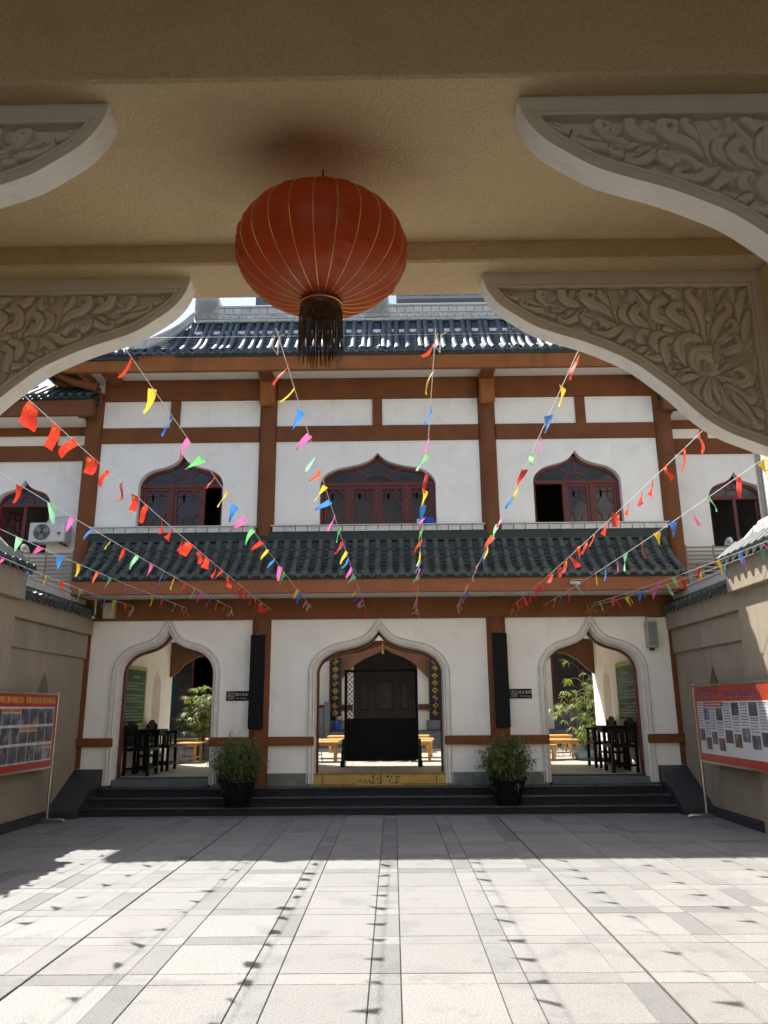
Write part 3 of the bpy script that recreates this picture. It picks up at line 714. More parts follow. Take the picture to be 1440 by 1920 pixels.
# --- tile roofs
def half_tube(r, L, n=9, thick=0):
    mb = MB(); vs = []; 
    for y in (0, L):
        rr_ = r*(1.0 if y == 0 else .955)
        for k in range(n): a = math.pi*k/(n-1); vs.append((rr_*math.cos(a), y, rr_*math.sin(a)))
    return mb.add(vs, [(k, k+1, n+k+1, n+k) for k in range(n-1)] + [tuple(range(n))])
def pan_tile(w, L):
    mb = MB(); n = 6; vs = []
    for y, z in ((0, .018), (0, .002), (L, 0)):
        for k in range(n): u = -1+2*k/(n-1); vs.append((u*w/2, y, z + .022*u*u - .012))
    return mb.add(vs, [(j*n+k, j*n+k+1, (j+1)*n+k+1, (j+1)*n+k) for j in range(2) for k in range(n-1)])
def end_cap(r):
    mb = MB(); mb.lathe([(0, -.012), (r*.42, -.014), (r*.5, -.006), (r*.80, -.006), (r*.86, -.018), (r, -.016), (r, .03)], 18); return mb
def drip(w, h):
    P = []
    for k in range(11): u = -1+2*k/10; P.append((u*w/2, .022*u*u-.010))
    Q = [(u*w/2*.98, -h*(1-abs(u)**1.7) - .012) for u in np.linspace(1, -1, 11)]
    mb = MB().prism(P+Q, -.010, .010)
    return mb
def roof_path(P, k=8): return [tuple(p) for p in catmull(P, k)]
def at_len(path, s):
    d = 0
    for a, b in zip(path[:-1], path[1:]):
        l = math.hypot(b[0]-a[0], b[1]-a[1])
        if d+l >= s or b is path[-1]:
            f = (s-d)/l; return (a[0]+(b[0]-a[0])*f, a[1]+(b[1]-a[1])*f, math.atan2(b[1]-a[1], b[0]-a[0]))
        d += l
def plen(path): return sum(math.hypot(b[0]-a[0], b[1]-a[1]) for a, b in zip(path[:-1], path[1:]))
# lower skirt roof
lp = roof_path([(12.50, 3.785), (12.72, 3.93), (12.95, 4.14), (13.19, 4.46)])
Ll = plen(lp)
deck = MB().prism([(y, z-.03) for y, z in lp] + [(13.29, 4.46), (13.29, 3.70), (12.52, 3.70)], -5.13, 5.13, 'x').build('lower_roof', 'tile_dark', hall)
SP = .2027; NC = 51; x00 = -SP*(NC-1)/2
nseg = 4; sl = Ll/nseg
me_cov = half_tube(.056, sl*1.03).mesh('cover_tile', 'tile_roll', 50)
me_cap = end_cap(.060).mesh('end_cap', 'tile_roll', 40)
me_drip = drip(.150, .075).mesh('drip_tile', 'tile_green')
NPR = 9; pl_ = Ll/NPR
me_pan = pan_tile(.150, pl_*1.25).mesh('pan_tile', 'tile_green', 30)
rest = MB(); rt = random.Random(12)
for c in range(NC):
    x = x00 + c*SP
    for k in range(nseg):
        y, z, a = at_len(lp, k*sl); j = rt.uniform(-.0025, .0025)
        inst('cover_tile', me_cov, deck, (x+j, y, z+.026), (a, 0, rt.uniform(-.008, .008)))
    inst('end_cap', me_cap, deck, (x, 12.493, 3.812), (R(-90), rt.uniform(0, 3), 0))
    if c < NC-1:
        xm = x+SP/2
        inst('drip_tile', me_drip, deck, (xm, 12.492, 3.795), (R(-12), 0, 0))
        for k in range(NPR):
            y, z, a = at_len(lp, k*pl_)
            if 3 <= c < NC-5 and k < 7 and (k < 6 or c % 2): 
                inst('pan_tile', me_pan, deck, (xm+rt.uniform(-.003, .003), y, z-.004), (a+.06, 0, rt.uniform(-.02, .02)))
            else:
                m4 = Matrix.Translation((xm, y, z-.004)) @ Euler((a+.06, 0, 0)).to_matrix().to_4x4()
                rest.add([m4 @ v.co for v in me_pan.vertices], [tuple(p.vertices) for p in me_pan.polygons])
tag(rest.build('pan_tiles', 'tile_green', deck, smooth=30), kind='stuff')
bx('fascia', 'brown_pink', hall, -5.16, 5.16, 12.54, 12.62, 3.475, 3.745, bevel=.008)
bx('fascia_end', 'brown_pink', hall, -5.16, -5.10, 12.63, YF-.05, 3.475, 3.80)
bx('fascia_end', 'brown_pink', hall, 5.10, 5.16, 12.63, YF-.05, 3.475, 3.80)
bx('soffit', 'wall_white', hall, -5.09, 5.09, 12.625, YF-.046, 3.49, 3.53)
# upper roof
up = roof_path([(12.42, 7.83), (12.70, 7.99), (13.0, 8.26), (13.28, 8.62), (13.50, 8.95)])
Lu = plen(up)
def hip(x):      # usable length of the slope at this column
    a = abs(x)
    if a < 3.62: return Lu
    if a < 4.30: return Lu*(1-(a-3.62)/.72)+.02
    return .10
XE = 5.42
deck2 = MB().prism([(y, z-.035) for y, z in up] + [(13.9, 8.95), (13.9, 7.65), (12.45, 7.75)], -3.62, 3.62, 'x').build('upper_roof', 'tile_dark', hall)
for s in (-1, 1):
    A = [(s*3.621, y, z-.035) for y, z in up]; B = [(s*4.30, 12.42, 7.80), (s*4.30, 12.50, 7.86)]
    mb = MB(); n = len(A)
    mb.add(A + [B[0]] , [(i, i+1, n) for i in range(n-1)]); mb.add([A[-1], (s*3.621, 13.9, 8.91), B[0], (s*4.3, 13.6, 7.86)], [(0, 1, 3, 2)])
    mb.box(*sorted((s*4.28, s*XE)), 12.43, 13.6, 7.70, 7.84); mb.build('roof_end', 'tile_dark', hall)
SP2 = .1735; NC2 = 62; x02 = -SP2*(NC2-1)/2
me_cap2 = end_cap(.054).mesh('end_cap', 'tile_blue', 40); me_drip2 = drip(.128, .055).mesh('drip_tile', 'tile_blue')
NP2 = 12; rest = MB(); me_pan2 = pan_tile(.118, Lu/NP2*1.25).mesh('pan_tile_small', 'tile_blue', 30)
rollc = {}
def roll_mesh(L):
    key = round(L, 3)
    if key not in rollc:
        mb = MB(); n = 9; vs = []; m = max(2, int(12*L/Lu)); seg = 0
        for i in range(m+1):
            y, z, a = at_len(up, min(L*i/m, Lu*.9999)); r_ = .054*(1-.05*((i*4/12.) % 1))
            for k in range(n):
                t = math.pi*k/(n-1); vs.append((r_*math.cos(t), y - math.sin(a)*r_*math.sin(t), z+.012+math.cos(a)*r_*math.sin(t)))
        mb.add(vs, [(i*n+k, i*n+k+1, (i+1)*n+k+1, (i+1)*n+k) for i in range(m) for k in range(n-1)])
        rollc[key] = mb.mesh('roll_tile', 'tile_blue', 60)
    return rollc[key]
for c in range(NC2):
    x = x02+c*SP2; L = hip(x)
    inst('roll_tile', roll_mesh(L), deck2, (x+rt.uniform(-.004, .004), rt.uniform(-.008, .008), rt.uniform(-.003, .004)), (0, 0, rt.uniform(-.004, .004)))
    inst('end_cap', me_cap2, deck2, (x, 12.413, 7.845), (R(-90), rt.uniform(0, 3), 0))
    inst('drip_tile', me_drip2, deck2, (x+SP2/2, 12.413, 7.838), (R(-12), 0, 0))
    for k in range(NP2):
        if k*Lu/NP2 > L: break
        y, z, a = at_len(up, k*Lu/NP2)
        m4 = Matrix.Translation((x+SP2/2, y, z-.012)) @ Euler((a+.06, 0, 0)).to_matrix().to_4x4()
        rest.add([m4 @ v.co for v in me_pan2.vertices], [tuple(p.vertices) for p in me_pan2.polygons])
tag(rest.build('pan_tiles', 'tile_blue', deck2, smooth=30), kind='stuff')
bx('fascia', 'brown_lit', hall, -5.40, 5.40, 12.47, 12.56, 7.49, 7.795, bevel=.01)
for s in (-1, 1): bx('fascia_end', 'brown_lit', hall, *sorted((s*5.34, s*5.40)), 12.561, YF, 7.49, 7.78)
bx('soffit', 'wall_white', hall, -5.33, 5.33, 12.565, YF+.3, 7.665, 7.72)
for s in (-1, 1):      # eaves sweep up past the corner
    cp_ = roof_path([(5.38, 7.49), (5.65, 7.51), (5.95, 7.585), (6.25, 7.72)], 4); tp_ = [(x, z+.30) for x, z in reversed(cp_)]
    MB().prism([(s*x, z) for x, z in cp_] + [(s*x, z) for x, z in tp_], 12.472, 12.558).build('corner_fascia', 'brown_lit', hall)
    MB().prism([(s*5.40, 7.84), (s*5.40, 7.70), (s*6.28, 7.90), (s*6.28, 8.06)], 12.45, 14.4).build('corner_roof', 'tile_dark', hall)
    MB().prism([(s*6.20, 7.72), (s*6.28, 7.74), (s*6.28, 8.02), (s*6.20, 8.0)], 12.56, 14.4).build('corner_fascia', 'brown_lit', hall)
    for y_ in (13.0, 13.7): MB().tube([(s*5.2, y_, 7.42), (s*5.6, y_-.1, 7.50), (s*6.15, y_-.3, 7.74)], [.10, .09, .07], 8).build('corner_rafter', 'brown', hall, smooth=50)
    for k in range(5):
        x_ = 5.48+k*.1735; zz = 7.845+max(0, (x_-5.4))**2*.30
        inst('roll_tile', roll_mesh(.10), deck2, (s*x_, 0, zz-7.845)); inst('end_cap', me_cap2, deck2, (s*x_, 12.413, zz), (R(-90), 0, 0)); inst('drip_tile', me_drip2, deck2, (s*(x_+.087), 12.413, zz-.005), (R(-12), 0, 0))
for x in (-COLX, COLX, -4.9, 4.9): bx('rafter_beam', 'brown', hall, x-.11, x+.11, 12.57, YF-.16, 7.50, 7.66, bevel=.02)
bx('upper_block', 'wall_white', hall, -3.6, 3.6, 13.3, 16.6, 7.73, 8.7)
# ridge: courses of blocks, three carved rosette panels
rid = bx('ridge', 'joint', hall, -3.5, 3.5, 13.13, 13.33, 8.745, 9.115)
def course(name, w, z0, z1, y0, y1, m='stone_white', off=0):
    me = MB().box(-w/2+.005, w/2-.005, y0, y1, z0, z1).mesh(name, m); x = -3.52+off
    while x < 3.5:
        inst(name, me, rid, (x+w/2, rt.uniform(-.003, .003), 0)); x += w
me = MB().tube([(-.085, 13.115, 8.80), (.085, 13.115, 8.80)], .034, 10).mesh('ridge_roll', 'stone_white', 40)
for k in range(40): inst('ridge_roll', me, rid, (-3.45+k*.1745, 0, 0))
course('ridge_brick', .158, 8.842, 8.90, 13.10, 13.14); course('ridge_brick', .158, 8.905, 8.935, 13.105, 13.14, off=.07)
course('ridge_block', .17, 8.962, 9.062, 13.10, 13.14); 
bx('ridge_cap', 'stone_white', rid, -3.52, 3.52, 13.08, 13.36, 9.078, 9.125, bevel=.01)
bx('ridge_cap', 'stone_white', rid, -3.52, 3.52, 13.09, 13.35, 8.938, 8.958)
def rosette(x):
    mb = MB().box(x-.235, x+.235, 13.06, 13.38, 8.835, 9.30)
    o = mb.build('rosette_block', 'stone_carved', rid, bevel=.015); mp = MB()
    for ring, (n, r, ln) in enumerate(((8, .05, .07), (12, .105, .08), (16, .165, .08))):
        for k in range(n):
            a = 2*math.pi*(k+.5*ring)/n; c = Vector((x+r*math.cos(a), 13.045-.012*(2-ring), 9.10+r*.85*math.sin(a)))
            pts = []
            for q in range(9):
                t = 2*math.pi*q/8; u = ln/2*math.cos(t); v = .030*math.sin(t)*(1.2 if ring else 1)
                pts.append((c.x+u*math.cos(a)-v*math.sin(a), c.y, c.z+u*math.sin(a)+v*math.cos(a)))
            mp.tube(pts, .0075, 5, caps=False)
    for k in range(26):
        a = rt.uniform(0, 6.28); c = (x+rt.uniform(-.2, .2), 13.05, 8.87+rt.uniform(0, .07)); pts = [(c[0]+.03*math.cos(a+q*.6)*(1-q/9), c[1], c[2]+.028*math.sin(a+q*.6)*(1-q/9)) for q in range(8)]
        mp.tube(pts, .007, 5, caps=False)
    mp.build('rosette_petals', 'stone_carved', rid)
for x in (-3.36, 0, 3.36): rosette(x)
rid.location = (0, .36, .215)
for s in (-1, 1):       # hip ridges, stepping down towards the eaves
    hp = roof_path([(3.62, 13.44, 9.16), (3.80, 13.20, 8.80), (3.98, 12.80, 8.40), (4.20, 12.60, 8.16), (4.36, 12.45, 8.08)], 4)
    for k in range(len(hp)-1):
        a = Vector((s*hp[k][0], hp[k][1], hp[k][2])); b = Vector((s*hp[k+1][0], hp[k+1][1], hp[k+1][2]))
        mb = MB().tube([a, a+(b-a)*.96], .045, 8); d = Vector((0, 0, -1))
        o_ = mb.build('hip_tile', 'stone_white', hall, smooth=40)
        for dz, th_ in ((.085, .035), (.15, .028)):
            p, q = a+d*dz, a+(b-a)*.95+d*dz
            MB().add([p+Vector((0, -.05, th_)), q+Vector((0, -.05, th_)), q+Vector((0, -.05, -th_)), p+Vector((0, -.05, -th_)), p+Vector((0, .05, th_)), q+Vector((0, .05, th_)), q+Vector((0, .05, -th_)), p+Vector((0, .05, -th_))],
                     [(0,1,2,3),(4,5,6,7),(0,1,5,4),(3,2,6,7),(0,3,7,4),(1,2,6,5)]).build('hip_brick', 'stone_white', hall)
    bx('hip_end', 'stone_carved', hall, *sorted((s*4.33, s*4.47)), 12.42, 12.60, 7.90, 8.16, bevel=.02)
# --- vestibule behind the doors
YB2 = 16.8
bx('vestibule_ceiling', 'wall_white', hall, -5.2, 5.2, YF+.34, YB2, 3.02, 3.15)
bx('vestibule_floor', 'inner_floor', hall, -5.1, 5.1, YF+.02, YB2+.0, .36, .497) if False else None
for s in (-1, 1):
    nc = [(-z[0]+0, z[1]) for z in ogee(0, .24, .95, 2.10, 2.50)]
    ar = [(15.75+z[0], z[1]) for z in ogee(0, .27, .95, 2.02, 2.48)]
    mb = MB(); n = len(ar); mid = n//2
    PL = [(YF+.345, .45), (YF+.345, 3.018), (ar[mid][0], 3.018)] + list(reversed(ar[:mid+1])); PR = [(ar[mid][0], 3.018), (YB2, 3.018), (YB2, .45)] + list(reversed(ar[mid:]))
    PB = [(ar[0][0], .95), (ar[-1][0], .95), (YB2, .45), (YF+.345, .45)]
    xs_ = sorted((s*4.56, s*4.86))
    mb.prism(PL, *xs_, 'x'); mb.prism(PR, *xs_, 'x'); mb.prism([(ar[0][0], .45), (ar[0][0], .949), (ar[-1][0], .949), (ar[-1][0], .45)], *xs_, 'x')
    mb.build('vestibule_side_wall', 'wall_white', hall); bx('niche_back', 'wall_white', hall, *sorted((s*4.80, s*4.90)), 15.3, 16.2, .8, 2.6)
    # partition piers between the bays at the back, with white ends
    bx('vestibule_pier', 'wall_white', hall, *sorted((s*1.75, s*2.30)), YB2-.35, YB2, .45, 3.018)
bays_b = [(-4.56, -2.30), (-1.75, 1.75), (2.30, 4.56)]
for x0, x1 in bays_b:   # carved brown corner aprons at the back openings
    cx = (x0+x1)/2; w = (x1-x0)/2
    for s in (-1, 1):
        P = [(cx+s*w, 3.017), (cx, 3.017), (cx, 2.93), (cx+s*.10*w, 2.86), (cx+s*.28*w, 2.76), (cx+s*.5*w, 2.70), (cx+s*.72*w, 2.56), (cx+s*.86*w, 2.38), (cx+s*w, 2.28)]
        MB().prism(P, YB2-.22, YB2-.12).build('carved_apron', 'carved_brown', hall)
bx('rear_wall', 'wall_white', hall, -5.2, 5.2, YB2-.11, YB2+.1, 3.0, 7.6) if False else bx('rear_wall', 'wall_white', hall, -5.2, 5.2, YB2+.005, YB2+.1, 3.16, 7.6)
# ------------------------------------------------------------------ side wings set back beside the hall
YW = 13.62
me_cap3 = end_cap(.055).mesh('end_cap', 'tile_dark', 40)
me_drip3 = drip(.13, .05).mesh('drip_tile', 'tile_dark')
for s in (-1, 1):
    side = 'left' if s < 0 else 'right'
    wg = thing('side_wing', 'white side wing with brown beams and an air conditioner on its wall' if s < 0 else 'white side wing with brown beams above the wall beside the loudspeaker', 'building', (s*7.5, 14, 0), group=None)
    cx = s*6.66; hw = .52
    ar = ogee(cx, hw, 4.40, 5.35, 5.84)
    mb = MB(); wall_with_arch(mb, min(s*5.36, s*10), max(s*5.36, s*10), 4.40, 7.2, ar, YW, YW+.25); mb.box(*sorted((s*5.36, s*10)), YW, YW+.25, 0, 4.399)
    mb.build('wall', 'wall_white', wg)
    bx('beam', 'brown', wg, *sorted((s*5.48, s*10)), YW-.05, YW+.02, 6.70, 7.12)
    bx('beam', 'brown', wg, *sorted((s*5.48, s*10)), YW-.05, YW+.02, 6.19, 6.49)
    bx('strut', 'brown', wg, *sorted((s*6.12, s*6.24)), YW-.045, YW+.01, 6.491, 6.699)
    bx('soffit', 'wall_white', wg, *sorted((s*5.48, s*10)), 12.98, YW-.051, 6.86, 6.90)
    bx('fascia', 'brown', wg, *sorted((s*5.50, s*10)), 12.90, 12.97, 6.84, 7.13)
    bx('fascia_box', 'brown', wg, *sorted((s*5.20, s*5.50)), 12.88, 13.02, 6.82, 7.14, bevel=.012)
    rf_ = MB().prism([(12.86, 7.15), (13.55, 7.62), (13.55, 7.13), (12.9, 7.13)], *sorted((s*5.22, s*10)), axis='x').build('roof', 'tile_dark', wg)
    mr = half_tube(.055, .86).mesh('roll_tile', 'tile_blue', 50)
    for k in range(12):
        x = s*(5.30+k*.165)
        inst('end_cap', me_cap3, rf_, (x, 12.853, 7.205), (R(-90), 0, 0)); inst('drip_tile', me_drip3, rf_, (x+s*.0825, 12.853, 7.195), (R(-12), 0, 0))
        inst('roll_tile', mr, rf_, (x, 12.86, 7.20), (math.atan2(.47, .69), 0, 0))
    window(wg, cx, hw, 4.40, 5.35, 5.84, YW, [cx-hw+.05, cx, cx+hw-.05], open_=(0, 1))
    # casements standing open inwards
    for q, xq in ((-1, cx-hw+.06), (1, cx+hw-.06)):
        mb, (a, b, c, d) = lattice(0, .42, 4.44, 5.32, 0)
        o = mb.build('casement', 'red_wood', None); o.location = (xq, YW+.17, 0); o.rotation_euler = (0, 0, R(90+(-q)*(28 if q > 0 else -28) - (0 if q < 0 else 0))); setp(o, wg)
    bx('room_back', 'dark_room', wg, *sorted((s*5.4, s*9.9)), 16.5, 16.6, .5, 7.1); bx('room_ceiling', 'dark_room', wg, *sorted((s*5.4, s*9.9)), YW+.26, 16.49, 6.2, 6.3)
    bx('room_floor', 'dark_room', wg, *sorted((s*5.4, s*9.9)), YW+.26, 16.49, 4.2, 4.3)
    # slatted screen below the window
    sl_ = thing('slatted_screen', 'brown slatted screen ' + ('below the air conditioner' if s < 0 else 'hiding a fan unit below an open arched window'), 'screen', (s*6.1, 13.4, 3.4))
    x0, x1 = sorted((s*5.50, s*6.55))
    for k in range(11): bx('slat', 'slat_brown', sl_, x0+.03, x1-.03, 13.38, 13.41, 3.62+k*.072, 3.62+k*.072+.030)
    for x in (x0, x1-.03): bx('post', 'slat_brown', sl_, x, x+.03, 13.37, 13.42, 3.4, 4.40)
    bx('post', 'slat_brown', sl_, (x0+x1)/2-.012, (x0+x1)/2+.012, 13.412, 13.44, 3.4, 4.40)

def air_con(label, x, y, z):
    t = thing('air_conditioner', label, 'air conditioner', (x, y, z))
    w, d, h = .66, .26, .36
    MB().box(x, x+w, y, y+d, z, z+h).build('casing', 'metal_white', t, bevel=.012)
    fc = (x+.235, y-.001, z+h/2)
    MB().lathe([(.165, 0), (.165, -.012), (.150, -.012), (.148, .004), (0, .005)], 32).build('fan_well', 'plastic_dark', t)
    o = t.children[-1]; o.matrix_parent_inverse = Matrix(); o.location = (.235, -.001, h/2); o.rotation_euler = (R(90), 0, 0)
    for k in range(3):
        a0 = k*2.094; P = []
        for q in range(7): P.append((fc[0]+.130*math.cos(a0+q*.14), fc[2]+.130*math.sin(a0+q*.14)))
        P += [(fc[0]+.03*math.cos(a0+.9), fc[2]+.03*math.sin(a0+.9)), (fc[0]+.03*math.cos(a0), fc[2]+.03*math.sin(a0))]
        MB().prism(P, y-.006, y-.003).build('fan_blade', 'grey_box', t)
    for r in (.05, .085, .12, .15):
        MB().tube([(fc[0]+r*math.cos(a), y-.012, fc[2]+r*math.sin(a)) for a in np.linspace(0, 2*math.pi, 29)], .0022, 4).build('grille_ring', 'metal_white', t)
    bx('front_panel', 'metal_white', t, x+.425, x+w-.01, y-.008, y-.001, z+.015, z+h-.015)
    MB().prism([(x+.50, z+.16), (x+.54, z+.185), (x+.59, z+.17), (x+.58, z+.145), (x+.56, z+.12), (x+.535, z+.11), (x+.54, z+.145)], y-.0105, y-.0085).build('logo', 'logo_red', t)
    for bxx in (x+.08, x+w-.10):
        bx('bracket', 'plastic_dark', t, bxx, bxx+.03, y+.01, y+d+.06, z-.03, z-.002)
    MB().tube([(x+.22, y+.2, z+h), (x+.23, y+.2, z+h+.06), (x+.30, y+.18, z+h+.12), (x+.50, y+.15, z+h+.13), (x+.66, y+.2, z+h+.16)], .014, 6).build('pipe', 'metal_white', t, smooth=60)
    return t
air_con('dusty white air conditioner with red mark on wing wall', -6.33, 13.30, 4.56)
air_con('air conditioner behind the slatted screen beside the roof curl', 5.75, 13.46, 3.75)

# ------------------------------------------------------------------ courtyard side walls with tiled copings
me_capw = end_cap(.052).mesh('end_cap', 'tile_green', 40); me_dripw = drip(.15, .085).mesh('drip_tile', 'tile_green'); me_rw = half_tube(.055, .24).mesh('roll_tile', 'tile_green', 50)
for s in (-1, 1):
    X = lambda a, b: sorted((s*a, s*b))
    w = thing('courtyard_wall', ('beige' if s < 0 else 'grey-beige') + ' wall with triangular lattice opening behind the ' + ('photo notice board' if s < 0 else 'board of text columns'), 'wall', (s*5.2, 12, 0))
    # star-shaped opening: wall split round a triangle
    tri = [(11.35, 1.45), (11.80, 2.20), (12.28, 1.45)]
    mb = MB()
    mb.prism([(10.3, .12), (10.3, 3.2), (11.80, 3.2), tri[1], tri[0], (11.80, .75), (11.80, .12)], *X(5.10, 5.42), 'x')
    mb.prism([(11.80, 3.2), (13.27, 3.2), (13.27, .12), (11.80, .12), (11.80, .75), tri[2], tri[1]], *X(5.10, 5.42), 'x')
    mb.build('wall_panel', 'wall_beige', w)
    mb = MB(); rq = random.Random(31)
    for k in range(46):
        y = rq.uniform(11.4, 12.25); z = rq.uniform(.9, 2.1); a = rq.uniform(0, 6)
        mb.tube([(s*5.37, y+.06*math.cos(a+q*.7)*(1-q/10), z+.06*math.sin(a+q*.7)*(1-q/10)) for q in range(8)], .011, 5, caps=False)
    mb.build('lattice', 'plaster_white', w)
    bx('plinth', 'granite_dark', w, *X(5.02, 5.42), 4.2, 13.0, -.01, .11)
    bx('band', 'wall_beige', w, *X(5.055, 5.13), 10.3, 13.26, 2.47, 2.87, bevel=.01)
    bx('band', 'wall_beige', w, *X(4.985, 5.14), 10.3, 13.255, 2.871, 3.21, bevel=.01)
    bx('coping_core', 'tile_dark', w, *X(5.12, 5.40), 10.3, 13.25, 3.211, 3.384)
    sl2 = MB().prism([(s*4.93, 3.19), (s*5.14, 3.32), (s*5.14, 3.21)], 10.42, 13.22).build('tile_bed', 'tile_dark', w)
    for k in range(15):
        y = 10.50+k*.185
        inst('roll_tile', me_rw, w, (s*4.93, y, 3.205), Euler((R(32), 0, R(-90 if s > 0 else 90))))
        inst('end_cap', me_capw, w, (s*4.925, y, 3.225), Euler((R(-90), 0, R(-90 if s > 0 else 90))))
        inst('drip_tile', me_dripw, w, (s*4.925, y+.0925, 3.215), Euler((R(-12), 0, R(-90 if s > 0 else 90))))
    cb = MB().box(-.06, .06, -.108, .108, 0, .125).mesh('coping_block', 'stone_white')
    for k in range(13): inst('coping_block', cb, w, (s*5.20, 10.45+k*.222, 3.385))
    bx('coping_cap', 'stone_white', w, *X(5.12, 5.30), 10.3, 13.24, 3.512, 3.55)
    # nearer, taller stretch of wall with an upturned ridge end
    v = thing('gate_side_wall', ('shaded' if s < 0 else 'sunlit') + ' tall beige wall whose tiled coping ends in a white curl', 'wall', (s*5.3, 7, 0))
    bx('wall_panel', 'wall_beige', v, *X(4.97, 5.6), 4.0, 10.42, 0, 3.10)
    bx('band', 'wall_beige', v, *X(4.87, 5.6), 4.0, 10.46, 3.101, 3.50, bevel=.012)
    bx('recess_frame', 'brown', v, *X(4.94, 4.969), 8.6, 9.6, 1.3, 2.45)
    bx('coping_core', 'tile_dark', v, *X(5.1, 5.45), 4.0, 10.5, 3.501, 3.76)
    MB().prism([(s*4.80, 3.52), (s*5.12, 3.78), (s*5.12, 3.50)], 4.0, 10.52).build('tile_bed', 'tile_dark', v)
    for k in range(22):
        y = 10.45-k*.2
        inst('roll_tile', me_rw, v, (s*4.80, y, 3.545), Euler((R(39), 0, R(-90 if s > 0 else 90))), (1, 1.6, 1))
        inst('end_cap', me_capw, v, (s*4.795, y, 3.55), Euler((R(-90), 0, R(-90 if s > 0 else 90))))
        inst('drip_tile', me_dripw, v, (s*4.795, y-.1, 3.535), Euler((R(-12), 0, R(-90 if s > 0 else 90))))
    for k in range(18):
        y = 9.9-k*.30
        bx('ridge_block', 'stone_white', v, *X(5.14, 5.38), y-.145, y+.145, 3.80, 3.95); 
        MB().tube([(s*5.26, y-.145, 3.975), (s*5.26, y+.145, 3.975)], .06, 10).build('ridge_roll', 'stone_white', v, smooth=40)
    pts = roof_path([(10.06, 3.88), (10.35, 3.80), (10.62, 3.72), (10.86, 3.72), (11.02, 3.80), (11.04, 3.92), (10.95, 3.97), (10.90, 3.90)], 4)
    MB().tube([(s*5.22, y, z) for y, z in pts], [.095]*6 + [.085-.0028*k for k in range(len(pts)-6)], 8).build('ridge_curl', 'stone_carved', v, smooth=50)

# sunlit house corner above the right-hand coping
hc = thing('neighbour_house', 'cream plastered house corner with grey drainpipe above the sunlit wall', 'building', (6.5, 8, 0))
bx('wall', 'wall_white', hc, 5.62, 8.5, 4.0, 10.55, 0, 7.2)
MB().tube([(5.60, 10.60, 0), (5.60, 10.60, 7.2)], .045, 12).build('drainpipe', 'grey_box', hc, smooth=40)
bx('roof', 'tile_dark', hc, 5.61, 8.8, 3.9, 10.7, 7.201, 7.45)

# ------------------------------------------------------------------ towers beyond the roof
t1 = thing('apartment_tower', 'blue glass apartment tower rising behind the roof ridge', 'building', (6, 62, 0))
bx('wall', 'tower_grey', t1, 1.0, 14, 60, 70, 0, 46)
for fl in range(9, 14):
    z = 3.3*fl
    for k in range(7):
        x = 1.4+k*1.8
        fr = bx('window', 'tower_frame', t1, x, x+1.6, 59.9, 59.99, z, z+2.6); bx('pane', 'tower_blue', fr, x+.08, x+.76, 59.85, 59.89, z+.1, z+2.5); bx('pane', 'tower_blue', fr, x+.84, x+1.52, 59.85, 59.89, z+.1, z+2.5)
    bx('balcony_slab', 'tower_frame', t1, 1.0, 14, 58.9, 59.84, z-.35, z-.1)
t2 = thing('apartment_tower', 'plain grey concrete tower beside the sky gap over the roof', 'building', (-8, 70, 0))
bx('wall', 'tower_grey', t2, -13.1, -2, 68, 78, 0, 56)
for fl in range(9, 17):
    for k in range(4): 
        fr = bx('window', 'tower_frame', t2, -11.5+k*2.5, -10.2+k*2.5, 67.93, 67.99, 3.2*fl, 3.2*fl+1.5); bx('pane', 'pane', fr, -11.4+k*2.5, -10.3+k*2.5, 67.89, 67.92, 3.2*fl+.1, 3.2*fl+1.4)
# ------------------------------------------------------------------ bunting across the courtyard
def pennant(kind, seed):
    """hangs from a cord along +x; sheet in the xz plane, curling in y"""
    r = random.Random(seed); N, Mx = 8, 5
    w = .112 if kind == 'pennant' else .125; L = r.uniform(.20, .25) if kind == 'pennant' else .205
    amp = r.uniform(.004, .024); ph = r.uniform(0, 6); lean = r.uniform(-.09, .09); fold = r.uniform(-.7, .7)
    if kind != 'pennant': amp = r.uniform(.006, .03); fold = r.uniform(-.9, .9)
    def P(u, v):     # u across 0..1, v down 0..1
        if kind == 'pennant': x = (u-.5)*w*(1-v) + lean*v
        else: x = (u-.5)*w + lean*.5*v*v
        y = amp*math.sin(v*4+ph+u) + fold*.10*v*v*(u-.3)*((1-v)*1.4 if kind == 'pennant' else 1) + (.02*math.sin(u*3.1+ph) * v)
        z = -L*v + .03*abs(fold)*v*v
        return Vector((x, y, z))
    mb = MB(); vs = [P(i/Mx, j/N*.985) for j in range(N+1) for i in range(Mx+1)]
    mb.add(vs, [(j*(Mx+1)+i, j*(Mx+1)+i+1, (j+1)*(Mx+1)+i+1, (j+1)*(Mx+1)+i) for j in range(N) for i in range(Mx)])
    star = None
    if kind != 'pennant':
        star = MB()
        def st_(cu, cv, rad, rot):
            for sgn in (-1, 1):
                c = P(cu, cv); nrm = (P(cu+.02, cv)-c).cross(P(cu, cv+.02)-c).normalized()*sgn*.0014
                pts = []
                for k in range(10):
                    a = rot+math.pi*k/5; q = rad*(1 if k % 2 == 0 else .40); pts.append(P(cu+q*math.cos(a)/w, cv+q*math.sin(a)/L)+nrm)
                star.add([c+nrm]+pts, [(0, 1+k, 1+(k+1) % 10) for k in range(10)])
        st_(.27, .20, .024, .3)
        for (a, b) in ((.52, .10), (.64, .19), (.64, .31), (.52, .40)): st_(a, b, .008, .7)
    return mb, star
PEN = {}
for cn in ('flag_red', 'flag_orange', 'flag_yellow', 'flag_blue', 'flag_pink', 'flag_green', 'flag_mint'):
    PEN[cn] = [pennant('pennant', 10+k)[0].mesh('pennant', cn, 80) for k in range(12)]
FLG = []
